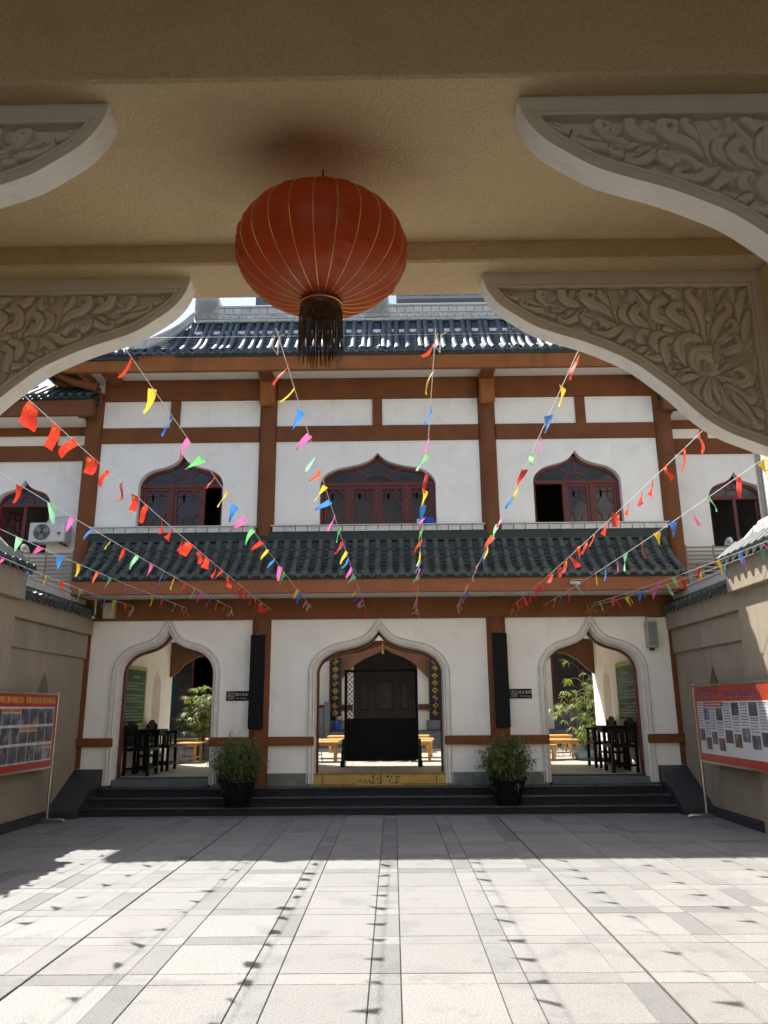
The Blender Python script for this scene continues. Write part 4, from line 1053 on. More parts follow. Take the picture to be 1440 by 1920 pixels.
for k in range(9):
    a, b = pennant('flag', 40+k); FLG.append((a.mesh('flag', 'flag_red', 80), b.mesh('stars', 'star', recalc=False)))
rb = random.Random(21)
WIRE_Y = 4.45
def bunting(label, P0, P1, cols, step, wind, sag=.06, flags=False, t0=0.0, first=.1):
    t = thing('bunting', label, 'bunting', P1, group=None)
    P0 = Vector(P0); P1 = Vector(P1); D = P1-P0; L = D.length
    pos = lambda u: P0 + D*u + Vector((0, 0, -4*sag*u*(1-u)))
    n = 40; MB().tube([pos(k/n) for k in range(n+1)], .0031, 5).build('cord', 'cord_white', t)
    yaw = math.atan2(D.y, D.x); pitch = math.atan2(D.z, math.hypot(D.x, D.y))
    s = first; k = 0
    while s < L-.12:
        u = s/L; p = pos(u); slope = math.atan2(D.z - 4*sag*(1-2*u), math.hypot(D.x, D.y))
        end = max(0, (u-.9)/.1)
        wv = wind + rb.gauss(0, .16) + end*rb.uniform(-.5, .5)
        roll = max(-1.35, min(1.35, wv))
        rot = (Matrix.Rotation(yaw, 3, 'Z') @ Matrix.Rotation(-slope, 3, 'Y') @ Matrix.Rotation(roll, 3, 'X') @ Matrix.Rotation(rb.gauss(0, .16), 3, 'Y') @ Matrix.Rotation(rb.gauss(0, .42), 3, 'Z')).to_euler()
        fl_ = rb.choice((-1, 1)); sc_ = rb.uniform(.72, .92)*(1-.45*end)
        if flags:
            a, b = rb.choice(FLG); o = inst('flag', a, t, p, rot, (sc_, sc_, sc_)); inst('stars', b, o, p, rot, (sc_, sc_, sc_))
        else:
            c = cols[k % len(cols)]
            if c == 'flag_red' and rb.random() < .5: c = 'flag_orange'
            if c == 'flag_green' and rb.random() < .4: c = 'flag_mint'
            inst('pennant', rb.choice(PEN[c]), t, p, rot, (sc_*fl_, sc_, sc_))
        k += 1; s += step*rb.choice((.86, .93, 1, 1, 1.05, 1.12, 1.3))*(1-.5*end)
    # frayed end tied to the beam
    e = pos(1.0); mb = MB()
    for q in range(4):
        mb.tube([e, e+Vector((rb.uniform(-.04, .04), -.02, -.06)), e+Vector((rb.uniform(-.09, .09), -.03, -rb.uniform(.10, .2)))], .0022, 4)
    mb.build('loose_end', rb.choice(('flag_yellow', 'flag_red', 'cord_white')), t)
    return t
RYBPG = ['flag_red', 'flag_yellow', 'flag_blue', 'flag_pink', 'flag_green']
GPBYR = ['flag_mint', 'flag_pink', 'flag_blue', 'flag_yellow', 'flag_red']
def ext(P0, P1, y): f = (P0[1]-y)/(P1[1]-P0[1]); return tuple(a - (b-a)*f for a, b in zip(P0, P1))
STR = [
 ('string of small red flags with yellow stars over the left doorway', (-2.186, 4.6, 3.635), (-1.85, 13.15, 3.27), None, .335, .25, True, 4.3, .5),
 ('string of small red flags with yellow stars over the right doorway', (2.56, 5.19, 3.6), (2.32, 13.15, 3.30), None, .335, .10, True, 4.3, .7),
 ('coloured pennant string reaching the beam left of the middle arch', (-1.503, 4.6, 3.914), (-1.154, 13.15, 3.30), RYBPG, .41, .35, False, WIRE_Y, .22),
 ('coloured pennant string ending just left of the middle arch tip', (-.49, 4.6, 3.977), (-.227, 13.15, 3.29), RYBPG, .41, .55, False, WIRE_Y, .42),
 ('coloured pennant string ending just right of the middle arch tip', (.542, 4.6, 3.963), (.653, 13.15, 3.29), RYBPG, .41, .30, False, WIRE_Y, .18),
 ('coloured pennant string reaching the beam by the right plaque', (1.493, 4.6, 3.892), (1.396, 13.15, 3.36), RYBPG, .41, .20, False, WIRE_Y, .25),
 ('pennant string crossing the skirt roof toward the left plaque', (-3.09, 6.12, 3.6), (-2.55, 13.15, 3.31), GPBYR, .42, .35, False, 4.5, .3),
 ('pennant string tied above the left doorway apex', (-4.10, 8.12, 3.6), (-3.34, 13.15, 3.32), GPBYR, .42, .15, False, 6.0, .3),
 ('short pennant string tied beside the meter box', (-4.66, 9.25, 3.5), (-4.28, 13.15, 3.36), GPBYR, .42, .05, False, 8.7, .2),
 ('pennant string tied left of the right doorway apex', (3.32, 6.09, 3.6), (2.87, 13.15, 3.31), GPBYR, .42, -.1, False, 4.5, .3),
 ('pennant string running from the sunlit wall to the right doorway apex', (4.68, 8.77, 3.5), (3.61, 13.15, 3.30), GPBYR, .42, -.1, False, 8.2, .25),
 ('tangled pennant string hanging low before the right slatted screen', (4.80, 9.3, 3.46), (3.70, 13.15, 3.29), GPBYR, .38, -.3, False, 9.1, .15),
]
for lab, a, b, cols_, step, wind, fl_, ysta, first in STR:
    bunting(lab, ext(a, b, ysta), b, cols_, step, wind, sag=.05, flags=fl_, first=first)
w_ = thing('tie_wire', 'thin grey wire stretched between the walls where the bunting cords are tied', 'wire', (0, WIRE_Y, 3.95))
MB().tube([(x, WIRE_Y, 3.965-.03*(1-(x/4.8)**2)) for x in np.linspace(-4.8, 4.8, 30)], .0014, 5).build('strand', 'wire', w_)
for x in (-.50, .55):
    MB().tube([(x, WIRE_Y, 3.94), (x-.02, WIRE_Y+.01, 3.87), (x+.015, WIRE_Y+.03, 3.82), (x+.025, WIRE_Y, 3.93), (x+.06, WIRE_Y, 3.95)], .004, 5).build('loop', 'cord_white', w_)

# ------------------------------------------------------------------ notice boards
def dashes(mb, x0, x1, z, h, y, r, fill=.82):
    x = x0
    while x < x1-.01:
        w = r.uniform(.010, .022); mb.box(x, min(x+w, x1), y-.0006, y, z-h/2*r.uniform(.7, 1), z+h/2*r.uniform(.7, 1)); x += w + .004 + (0 if r.random() < fill else .02)
# local frame: x along the board, -y is the face; posts at both ends
def lb(name, m, parent, x0, x1, y0, y1, z0, z1, bevel=0, label=None):
    o = MB().box(x0, x1, y0, y1, z0, z1).build(name, m, None, bevel=bevel); o.parent = parent
    if label: o['label'] = label
    return o
def stand(t, W, zb, zt_):
    lb('back_panel', 'black', t, .02, W-.02, 0, .03, zb, zt_)
    f = .028
    for nm, a in (('frame_rail', (0, W, -.008, .035, zt_-f, zt_)), ('frame_rail', (0, W, -.008, .035, zb, zb+f))): lb(nm, 'steel', t, *a)
    for x in (-.024, W+.024):
        o = MB().tube([(x, .015, 0.03), (x, .015, zt_+.02)], .022, 14).build('post', 'steel', None, smooth=40); o.parent = t
        pts = [(x, -.26, .03), (x, -.22, .045), (x, 0, .045), (x, .08, .045), (x, .11, .03)]
        o = MB().tube(pts, [.02, .028, .028, .028, .02], 10).build('foot', 'steel', None, smooth=50); o.parent = t
def tx(body, size, m, t, x, z, y=-.0025, sx=1.0, align='CENTER'):
    o = text_mesh('lettering', body, size, m, None, (x, y, z), (R(90), 0, 0), ext=.0008, sx=sx, align=align); o.parent = t; return o
# left board (right end faces the hall); width 2.2 m
LBW = 2.20; tl = thing('notice_board', 'red-bordered photo notice board on steel posts beside the left stair cheek', 'notice board', (0, 0, 0))
stand(tl, LBW, .78, 1.86)
lb('poster', 'print_red', tl, .03, LBW-.03, -.0012, -.0002, .81, 1.83)
lb('print_sheet', 'print_white', tl, .09, LBW-.10, -.0024, -.0014, .90, 1.66)
o = tx('坚持伊斯兰教中国化方向　积极与社会主义社会相适应', .098, 'print_yellow', tl, LBW-.10, 1.745, align='RIGHT', sx=.75)
rq = random.Random(4); mbt = MB()
cw = .235
for r_ in range(3):
    zt2 = 1.635 - r_*.25
    for c in range(8):
        x1 = LBW-.115-c*(cw+.012); x0 = x1-cw
        orange = (r_ == 1 and c in (2, 3, 6)) or (r_ == 0 and c in (4, 5)) or (r_ == 2 and c == 0)
        top = zt2
        if orange: lb('caption_bar', 'print_orange', tl, x0, x1, -.0034, -.0026, zt2-.05, zt2); top = zt2-.062
        lb('photo_print', rq.choice(('photo_a', 'photo_a', 'photo_b')) if c > 0 else 'photo_b', tl, x0, x1, -.0034, -.0026, zt2-.215, top)
        dashes(mbt, x0+.05, x1-.06, zt2-.229, .008, -.0032, rq)
o = mbt.build('small_print', 'print_dark', None); o.parent = tl; o['kind'] = 'stuff'
LBP, LBROT = (-4.87, 11.85), 88.5
tl.rotation_euler = (0, 0, R(LBROT))
tl.location = Vector((LBP[0], LBP[1], 0)) - Matrix.Rotation(R(LBROT), 3, 'Z') @ Vector((LBW, 0, 0))
# right board
RBP, RBROT = (4.80, 11.88), -90.5
RBW = 2.70; tr = thing('notice_board', 'orange-red notice board of text columns and photos on steel posts', 'notice board', (RBP[0], RBP[1], 0), R(RBROT))
stand(tr, RBW, .80, 1.90)
lb('poster', 'print_header', tr, .03, RBW-.03, -.0012, -.0002, 1.30, 1.87); lb('poster', 'print_red', tr, .03, RBW-.03, -.0012, -.0002, .83, 1.2995)
lb('print_sheet', 'print_white', tr, .10, RBW-.10, -.0024, -.0014, .93, 1.66)
tx('坚持爱党爱国爱社会主义——积极推进伊斯兰教中国化成都实践', .10, 'print_white', tr, .112, 1.745, y=-.002, sx=.72, align='LEFT')
tx('坚持爱党爱国爱社会主义——积极推进伊斯兰教中国化成都实践', .10, 'print_purple', tr, .117, 1.749, y=-.0042, sx=.72, align='LEFT')
lb('caption_bar', 'print_red', tr, .34, 1.02, -.0034, -.0026, 1.585, 1.65)
mbt = MB(); mbw = MB(); dashes(mbw, .40, .97, 1.618, .022, -.0042, rq, .95)
colx = [(.12, .30), (.33, .52), (.55, .74), (.77, .98), (1.02, 1.26), (1.30, 1.52), (1.56, 1.78), (1.82, 2.06), (2.10, 2.32), (2.36, 2.58)]
for i, (x0, x1) in enumerate(colx):
    lay = [('t', 9), ('p',)] if i % 4 == 0 else ([('p',), ('t', 5), ('p',)] if i % 2 == 1 else [('t', 8), ('p',)])
    z = 1.57 if 0 < i < 4 else 1.64
    for it in lay:
        if it[0] == 'p':
            h = .17; lb('photo_print', rq.choice(('photo_c', 'photo_a', 'photo_b')), tr, x0, x1, -.0034, -.0026, max(.945, z-h), z); z -= h+.018
        else:
            lb('heading_bar', 'print_red', tr, x0, x1, -.0034, -.0026, z-.016, z-.002); z -= .034
            for q in range(it[1]):
                if z < 1.13 and it[1] > 6: break
                dashes(mbt, x0+.008, x1-.008, z, .013, -.0032, rq, .95); z -= .036
            z -= .006
o = mbt.build('small_print', 'print_dark', None); o.parent = tr; o['kind'] = 'stuff'
o = mbw.build('small_print', 'print_white', None); o.parent = tr; o['kind'] = 'stuff'

# ------------------------------------------------------------------ plaques, signs, boxes on the facade
for s in (-1, 1):
    cxp = s*COLX + (-.03 if s < 0 else .03); y1 = YF-.155
    pq = thing('couplet_plaque', 'tall black wooden plaque on the brown column ' + ('beside the left doorway' if s < 0 else 'beside the right doorway'), 'plaque', (cxp, y1, 1.27))
    bx('board', 'black_wood', pq, cxp-.125, cxp+.125, y1-.045, y1, 1.28, 2.84, bevel=.008)
    rg = random.Random(8+s)
    for k in range(6):
        zc_ = 2.58-k*.225; mb = MB()
        for q in range(7):
            a = rg.uniform(0, 3.14); r0 = rg.uniform(.02, .05); c = (cxp+rg.uniform(-.04, .04), zc_+rg.uniform(-.05, .05)); pts = []
            for j in range(5): f = j/4-.5; pts.append((c[0]+f*2*r0*math.cos(a), y1-.047, c[1]+f*2*r0*math.sin(a)+.02*f*f))
            mb.tube(pts, [.003, .005, .006, .005, .002], 4)
        mb.build('brush_character', 'glyph_green', pq)
    MB().tube([(cxp-.03, y1-.02, 2.835), (cxp, y1+.0, 2.90), (cxp+.03, y1-.02, 2.835)], .006, 6).build('hook', 'steel', pq)
    # no-smoking sign
    sx0 = -2.615 if s < 0 else 2.215; 
    sg = thing('no_smoking_sign', 'small dark no-smoking sign by the ' + ('left' if s < 0 else 'right') + ' column plaque', 'sign', (sx0, YF, 1.75))
    bx('plate', 'sign_dark', sg, sx0, sx0+.385, YF-.014, YF-.001, 1.745, 1.905, bevel=.003)
    mb = MB(); px, pz = sx0+.085, 1.825; t_ = .004
    for a in ((px-.055, px+.055, pz+.051, pz+.055), (px-.055, px+.055, pz-.055, pz-.051), (px-.055, px-.051, pz-.0505, pz+.0505), (px+.051, px+.055, pz-.0505, pz+.0505)): mb.box(a[0], a[1], YF-.0165, YF-.0145, a[2], a[3])
    mb.tube([(px+.040*math.cos(a), YF-.0155, pz+.040*math.sin(a)) for a in np.linspace(0, 6.2832, 25)], .0032, 4)
    mb.tube([(px-.028, YF-.0155, pz+.028), (px+.028, YF-.0155, pz-.028)], .0032, 4); mb.box(px-.026, px+.020, YF-.0162, YF-.0146, pz-.005, pz+.004)
    mb.build('pictogram', 'sign_text', sg)
    text_mesh('lettering', '禁止吸烟', .056, 'sign_text', sg, (sx0+.268, YF-.0158, 1.845), (R(90), 0, 0), ext=.0008)
    text_mesh('lettering', 'No Smoking', .034, 'sign_text', sg, (sx0+.268, YF-.0158, 1.785), (R(90), 0, 0), ext=.0008)
sp = thing('wall_loudspeaker', 'grey column loudspeaker on the white wall under the beam', 'loudspeaker', (4.7, 13.2, 2.55))
bx('cabinet', 'metal_beige', sp, 4.61, 4.79, YF-.16, YF-.02, 2.57, 3.03, bevel=.008); bx('grille', 'grey_box', sp, 4.628, 4.772, YF-.166, YF-.161, 2.60, 3.00); bx('mount', 'plastic_dark', sp, 4.67, 4.73, YF-.1, YF-.001, 2.53, 2.569)
MB().tube([(4.66, YF-.08, 3.03), (4.63, YF-.08, 3.07), (4.65, YF-.06, 3.11), (4.80, YF-.06, 3.10), (5.05, YF-.06, 3.115)], .008, 6).build('cable', 'black', sp)
eb = thing('meter_box', 'beige metal box on the brown beam above the left doorway', 'box', (-4.70, 13.2, 3.15))
bx('casing', 'metal_beige', eb, -4.80, -4.60, YF-.17, YF-.046, 3.15, 3.42, bevel=.006); bx('door', 'metal_beige', eb, -4.785, -4.615, YF-.176, YF-.171, 3.17, 3.40); bx('latch', 'plastic_dark', eb, -4.705, -4.695, YF-.180, YF-.1765, 3.25, 3.30)
def cam_dome(label, x, y, z, hang):
    t = thing('security_camera', label, 'camera', (x, y, z))
    MB().lathe([(0, -.055), (.03, -.05), (.05, -.03), (.055, 0), (.05, .03), (.03, .045), (0, .05)], 18, (x, y, z)).build('dome', 'plastic_dark', t, smooth=50)
    MB().lathe([(.02, 0), (.024, -.012), (0, -.014)], 12).build('lens', 'metal_white', t); o = t.children[-1]; o.matrix_parent_inverse = Matrix(); o.location = (0, -.052, 0); o.rotation_euler = (R(-90), 0, 0)
    if hang: MB().tube([(x, y, z+.04), (x, y, hang)], .011, 8).build('stem', 'metal_white', t)
cam_dome('small dark dome camera hanging beside the beige meter box', -4.87, 12.98, 3.14, 3.49)
bc = thing('bullet_camera', 'small grey bullet camera fixed on the lower brown fascia', 'camera', (3.25, 12.5, 3.6))
MB().tube([(3.20, 12.50, 3.60), (3.36, 12.46, 3.575)], .034, 12).build('barrel', 'metal_white', bc, smooth=40); MB().tube([(3.22, 12.49, 3.61), (3.24, 12.54, 3.62)], .02, 8).build('mount', 'grey_box', bc)
bx('hood', 'metal_white', bc, 3.20, 3.40, 12.44, 12.52, 3.63, 3.638)
bag = thing('blue_bag', 'crumpled dark blue bag with handle lying on the middle window sill', 'bag', (.86, 13.2, 4.79))
mb = MB(); vs = []; rg = random.Random(3)
for i in range(7):
    for k in range(14):
        a = 2*math.pi*k/14; h = i/6; r = (1-.5*h**2)*(1+rg.uniform(-.12, .12)); vs.append((.88+.16*r*math.cos(a), YF-.08+.06*r*math.sin(a), 4.792+.13*h*(1+rg.uniform(-.1, .1))))
mb.add(vs, [(i*14+k, i*14+(k+1) % 14, (i+1)*14+(k+1) % 14, (i+1)*14+k) for i in range(6) for k in range(14)] + [tuple(range(84, 98))]); mb.build('sack', 'blue_cloth', bag, smooth=60)
MB().tube([(.84, YF-.14, 4.86), (.85, YF-.16, 4.78), (.91, YF-.17, 4.74), (.97, YF-.16, 4.78), (.97, YF-.14, 4.86)], .010, 6).build('handle', 'blue_cloth', bag, smooth=60)
bx('carton', 'metal_white', bag, .70, .78, YF-.13, YF-.05, 4.792, 4.88)

# ------------------------------------------------------------------ potted bamboo on the steps
def leafquad(mb, p, d, L, w, up=Vector((0, 0, 1)), bend=.25):
    d = d.normalized(); sd = d.cross(up)
    if sd.length < .05: sd = Vector((1, 0, 0))
    sd.normalize(); n = sd.cross(d)
    a = p; b = p+d*L*.45+n*L*.05; c = p+d*L - n*L*bend
    mb.add([a, b-sd*w, c, b+sd*w], [(0, 1, 2, 3)])
def bamboo(label, x, y, z, seed, flip=1):
    t = thing('potted_bamboo', label, 'potted plant', (x, y, z)); r = random.Random(seed)
    MB().lathe([(0, 0), (.17, 0), (.18, .02), (.275, .33), (.285, .36), (.31, .375), (.31, .41), (.285, .41), (.275, .385), (.25, .38), (0, .36)], 32, (x, y, z)).build('pot', 'pot_black', t, smooth=30)
    MB().lathe([(0, .372), (.25, .365)], 24, (x, y, z)).build('soil', 'ground', t)
    st_ = MB(); lf = MB()
    for k in range(85):
        a = r.uniform(0, 6.28); rad = .22*math.sqrt(r.random()); b = Vector((x+rad*math.cos(a), y+rad*math.sin(a), z+.37))
        el = r.uniform(.0, 1.5); R0 = r.uniform(.36, .50)
        tip = Vector((x, y, z+.57)) + Vector((math.cos(a)*math.cos(el)*R0, math.sin(a)*math.cos(el)*R0, math.sin(el)*R0*.98)); mid = (b+tip)/2+Vector((0, 0, .08))
        st_.tube([b, mid, tip], [.004, .003, .0015], 4, caps=False)
        for q in range(46):
            u = r.uniform(.12, 1.02); p = (b*(1-u)**2 + mid*2*u*(1-u) + tip*u*u) + Vector((r.gauss(0, .04), r.gauss(0, .04), r.gauss(0, .04)))
            d = Vector((math.cos(a)+r.gauss(0, .9), math.sin(a)+r.gauss(0, .9), r.uniform(-.7, .6))); leafquad(lf, p, d, r.uniform(.08, .15), r.uniform(.008, .013), bend=r.uniform(.1, .45))
    for k in range(3):      # a few drooping sprays over the rim
        a = r.uniform(3.3, 6.1); b = Vector((x+.24*math.cos(a), y+.24*math.sin(a), z+.42)); 
        for q in range(14): leafquad(lf, b+Vector((r.gauss(0, .04), r.gauss(0, .03), -r.uniform(0, .16))), Vector((math.cos(a)+r.gauss(0, .6), math.sin(a)+r.gauss(0, .4), -r.uniform(.4, 1.3))), r.uniform(.08, .13), .006)
    st_.build('stems', 'stem', t); lf.build('foliage', 'leaf_bamboo', t)
bamboo('bushy potted bamboo in black tub below the left column plaque', -2.24, 12.64, .126, 5)
bamboo('bushy potted bamboo in black tub below the right column plaque', 2.03, 12.64, .126, 6)
# ------------------------------------------------------------------ vestibule furniture
FZ = .5
def armchair(label, x, y, rz):
    t = thing('armchair', label, 'chair', (x, y, FZ), rz)
    def L(name, *a): return lb(name, 'black_wood', t, *a)
    w, d, h = .56, .46, .46           # faces local -y
    lb('seat', 'black_wood', t, -w/2, w/2, -d/2, d/2, h-.05, h)
    for sx in (-1, 1):
        for sy in (-1, 1): L('leg', *sorted((sx*w/2, sx*(w/2-.05))), *sorted((sy*d/2, sy*(d/2-.05))), 0, h-.051)
        L('arm_post', *sorted((sx*w/2, sx*(w/2-.04))), -d/2+.02, -d/2+.06, h+.001, h+.21)
        L('arm_rail', *sorted((sx*w/2, sx*(w/2-.05))), -d/2, d/2, h+.211, h+.25)
        for k in range(3): L('arm_baluster', *sorted((sx*(w/2-.01), sx*(w/2-.035))), -d/2+.12+k*.10, -d/2+.145+k*.10, h+.001, h+.21)
        L('back_post', *sorted((sx*w/2, sx*(w/2-.045))), d/2-.045, d/2, h+.001, h+.38)
        L('stretcher', *sorted((sx*(w/2-.01), sx*(w/2-.04))), -d/2+.05, d/2-.05, .10, .14)
    o = MB().prism([(-.17, h+.02), (-.19, h+.34), (-.15, h+.43), (-.06, h+.46), (.06, h+.46), (.15, h+.43), (.19, h+.34), (.17, h+.02)], d/2-.03, d/2-.005).build('back_splat', 'black_wood', None); o.parent = t
    L('back_rail', -w/2+.046, w/2-.046, d/2-.04, d/2-.031, h+.36, h+.40); L('stretcher', -w/2+.05, w/2-.05, -d/2+.01, -d/2+.04, .10, .14)
    return t
def tea_table(label, x, y, rz):
    t = thing('tea_table', label, 'table', (x, y, FZ), rz)
    lb('top', 'black_wood', t, -.24, .24, -.22, .22, .72, .76); lb('apron', 'black_wood', t, -.21, .21, -.19, .19, .64, .719); lb('shelf', 'black_wood', t, -.20, .20, -.18, .18, .28, .31)
    for sx in (-1, 1):
        for sy in (-1, 1): lb('leg', 'black_wood', t, *sorted((sx*.21, sx*.165)), *sorted((sy*.19, sy*.145)), 0, .639)
    return t
for s in (-1, 1):
    side = 'left' if s < 0 else 'right'
    rz = R(90) if s < 0 else R(-90)
    armchair('black wooden armchair by the ' + side + ' doorway, nearer the threshold', s*4.22, 13.98, rz)
    tea_table('black wooden tea table between the ' + side + ' doorway armchairs', s*4.24, 14.58, rz)
    armchair('black wooden armchair by the ' + side + ' doorway, nearer the niche', s*4.22, 15.16, rz)
    xb = s*4.545
    gb = thing('green_notice', 'green text board in yellow frame above the ' + side + ' doorway armchairs', 'notice board', (xb, 14.6, 1.3))
    X = lambda a, b: sorted((s*a, s*b))
    y0, y1, z0, z1 = 13.75, 14.95, 1.30, 2.40
    bx('panel', 'board_green', gb, *X(4.535, 4.558), y0, y1, z0, z1)
    for a in ((y0, y1, z1-.07, z1), (y0, y1, z0, z0+.07), (y0, y0+.05, z0+.0705, z1-.0705), (y1-.05, y1, z0+.0705, z1-.0705)): bx('frame', 'board_frame', gb, *X(4.525, 4.559), a[0], a[1], a[2], a[3])
    mb = MB(); rg = random.Random(17)
    for k in range(15):
        z = z1-.20-k*.055
        if k in (1, 5, 9): continue
        y = y0+.10
        ye = y1-.1-(.3 if k % 4 == 3 else 0)
        if k == 0: y, ye = 14.2, 14.55
        while y < ye:
            w = rg.uniform(.015, .03); mb.box(*X(4.5335, 4.5348), y, y+w, z-.012*(2 if k == 0 else 1), z+.012*(2 if k == 0 else 1)); y += w+.008
    tag(mb.build('lettering', 'board_text', gb), kind='stuff')
# carved screen in the middle passage
SY = 15.62
sn = thing('spirit_screen', 'tall black wooden screen with fretwork top standing in the middle passage', 'screen', (0, SY, FZ))
def sb(name, x0, x1, y0, y1, z0, z1): return bx(name, 'black_wood', sn, x0, x1, SY+y0, SY+y1, FZ+z0, FZ+z1)
W = .735
for s in (-1, 1):
    sb('stile', *sorted((s*W, s*(W-.055))), -.03, .03, .12, 1.86)
    sb('foot', *sorted((s*(W+.06), s*(W-.02))), -.24, .24, 0, .11); sb('foot_scroll', *sorted((s*(W+.05), s*(W+.005))), -.16, .16, .111, .30); sb('foot_scroll', *sorted((s*(W+.04), s*(W+.005))), -.09, .09, .301, .52)
sb('rail', -W+.055, W-.055, -.03, .03, 1.81, 1.86); sb('rail', -W+.055, W-.055, -.03, .03, .86, .91); sb('rail', -W+.055, W-.055, -.03, .03, .10, .16); sb('rail', -W+.055, W-.055, -.03, .03, .36, .40)
sb('lower_panel', -W+.055, W-.055, -.012, .012, .401, .859); sb('lower_panel', -W+.055, W-.055, -.014, .014, .161, .359)
wins = [(-.42, -.27), (-.10, .22), (.40, .53)]
mb = MB(); x0, x1, z0, z1 = -W+.055, W-.055, .91, 1.81
p = .048; t_ = .011; i = 0
inw = lambda x, z: any(a-.01 < x < b+.01 and 1.10 < z < 1.60 for a, b in wins)
x = x0; 
def dbar(cx, cz, ang, L):
    v = (math.cos(ang), math.sin(ang)); n = (-v[1]*t_/2, v[0]*t_/2)
    P = [(cx+v[0]*L/2+n[0], FZ+cz+v[1]*L/2+n[1]), (cx-v[0]*L/2+n[0], FZ+cz-v[1]*L/2+n[1]), (cx-v[0]*L/2-n[0], FZ+cz-v[1]*L/2-n[1]), (cx+v[0]*L/2-n[0], FZ+cz+v[1]*L/2-n[1])]
    mb.prism(P, SY-.008, SY+.008)
nx = int((x1-x0)/p); nz = int((z1-z0)/p)
for i in range(nx+1):
    for j in range(nz+1):
        cx = x0+(i+.5)*(x1-x0)/(nx+1); cz = z0+(j+.5)*(z1-z0)/(nz+1)
        if inw(cx, cz): continue
        dbar(cx, cz, R(45) if (i+j) % 2 else R(-45), .080 if (i*7+j*3) % 4 else .055)
        if (i+2*j) % 3 == 0: dbar(cx, cz, R(-45) if (i+j) % 2 else R(45), .040)
tag(mb.build('fretwork', 'fret_wood', sn), kind='stuff')
for a, b in wins:
    for q in ((a-.012, a, 1.09, 1.61), (b, b+.012, 1.09, 1.61), (a-.012, b+.012, 1.611, 1.625), (a-.012, b+.012, 1.075, 1.089)): sb('window_rim', q[0], q[1], -.012, .012, q[2], q[3])
tz = thing('gold_tassel', 'small gold tassel hanging under the passage ceiling above the screen', 'tassel', (.04, 15.4, 2.7))
MB().tube([(.04, 15.4, 3.018), (.04, 15.4, 2.86), (.05, 15.4, 2.70)], .006, 5).build('cord', 'gold_rib', tz)
MB().lathe([(0, 2.86), (.02, 2.84), (.012, 2.80), (.035, 2.66), (0, 2.66)], 10, (.04, 15.4, 0)).build('skirt', 'gold_rib', tz)

# ------------------------------------------------------------------ tables and stools in the rear courtyard
def wooden_table(label, x, y, rz, L=1.1, Wd=.62, H=.42):
    t = thing('wooden_table', label, 'table', (x, y, FZ), rz)
    lb('top', 'wood_yellow', t, -L/2, L/2, -Wd/2, Wd/2, H-.035, H, bevel=.01)
    lb('apron', 'wood_yellow', t, -L/2+.06, L/2-.06, -Wd/2+.05, -Wd/2+.07, H-.09, H-.036); lb('apron', 'wood_yellow', t, -L/2+.06, L/2-.06, Wd/2-.07, Wd/2-.05, H-.09, H-.036)
    for sx in (-1, 1):
        lb('stretcher', 'wood_yellow', t, *sorted((sx*(L/2-.06), sx*(L/2-.085))), -Wd/2+.09, Wd/2-.09, .10, .125)
        for sy in (-1, 1): lb('leg', 'wood_yellow', t, *sorted((sx*(L/2-.05), sx*(L/2-.095))), *sorted((sy*(Wd/2-.04), sy*(Wd/2-.085))), 0, H-.036)
    return t
def stool(label, x, y, rz, m='wood_yellow', steel=False, group=None):
    t = thing('stool', label, 'stool', (x, y, FZ), rz, group)
    if steel:
        o = MB().lathe([(0, .30), (.14, .30), (.15, .315), (.14, .33), (0, .332)], 18).build('seat', 'blue_cloth', None, smooth=40); o.parent = t
        for k in range(4):
            a = k*math.pi/2+.78
            o = MB().tube([(.13*math.cos(a), .13*math.sin(a), .299), (.17*math.cos(a), .17*math.sin(a), 0)], .011, 6).build('leg', 'steel', None); o.parent = t
        o = MB().tube([(.15*math.cos(a), .15*math.sin(a), .15) for a in np.linspace(0, 6.283, 17)], .007, 5).build('ring', 'steel', None); o.parent = t
    else:
        lb('seat', 'wood_yellow', t, -.26, .26, -.13, .13, .30, .33, bevel=.008)
        for sx in (-1, 1):
            for sy in (-1, 1): lb('leg', 'wood_yellow', t, *sorted((sx*.22, sx*.18)), *sorted((sy*.11, sy*.07)), 0, .299)
            lb('stretcher', 'wood_yellow', t, *sorted((sx*.21, sx*.19)), -.069, .069, .10, .12)
    return t
wooden_table('low yellow wooden table left of the screen, nearest the passage', -1.42, 17.15, 0, L=.95)
wooden_table('low yellow wooden table left of the screen, middle of three', -1.15, 18.3, 0, L=.95)
wooden_table('low yellow wooden table left of the screen, farthest from the passage', -1.0, 20.6, 0, L=.95)
wooden_table('low yellow wooden table right of the screen, nearest the passage', .76, 17.2, 0, L=.65)
wooden_table('low yellow wooden table right of the screen, middle of three', .80, 18.4, 0, L=.75)
wooden_table('low yellow wooden table right of the screen, farthest from the passage', .80, 20.6, 0, L=.75)
wooden_table('low yellow wooden table in front of the lady palm clump', -4.45, 17.2, 0, L=1.0)
wooden_table('low yellow wooden table standing behind the lady palm clump', -4.5, 19.3, 0, L=1.3)
wooden_table('low yellow wooden table beside the tray bonsai', 3.72, 17.35, 0, L=1.1)
wooden_table('low yellow wooden table behind the one beside the tray bonsai', 3.9, 20.0, 0, L=1.6)
stool('low yellow wooden bench stool in front of the bonsai table', 3.45, 16.98, 0)
for k, (x, y) in enumerate(((-1.75, 16.95), (-1.45, 16.95), (-.72, 17.4), (-.6, 17.9), (-4.35, 16.95), (-.35, 17.1), (0, 17.2), (.3, 17.1), (-.1, 18.2), (3.9, 18.4), (4.2, 18.6))):
    stool('round stool with steel legs tucked among the rear courtyard tables', x, y, k, steel=True, group='steel-legged stools in the rear courtyard')

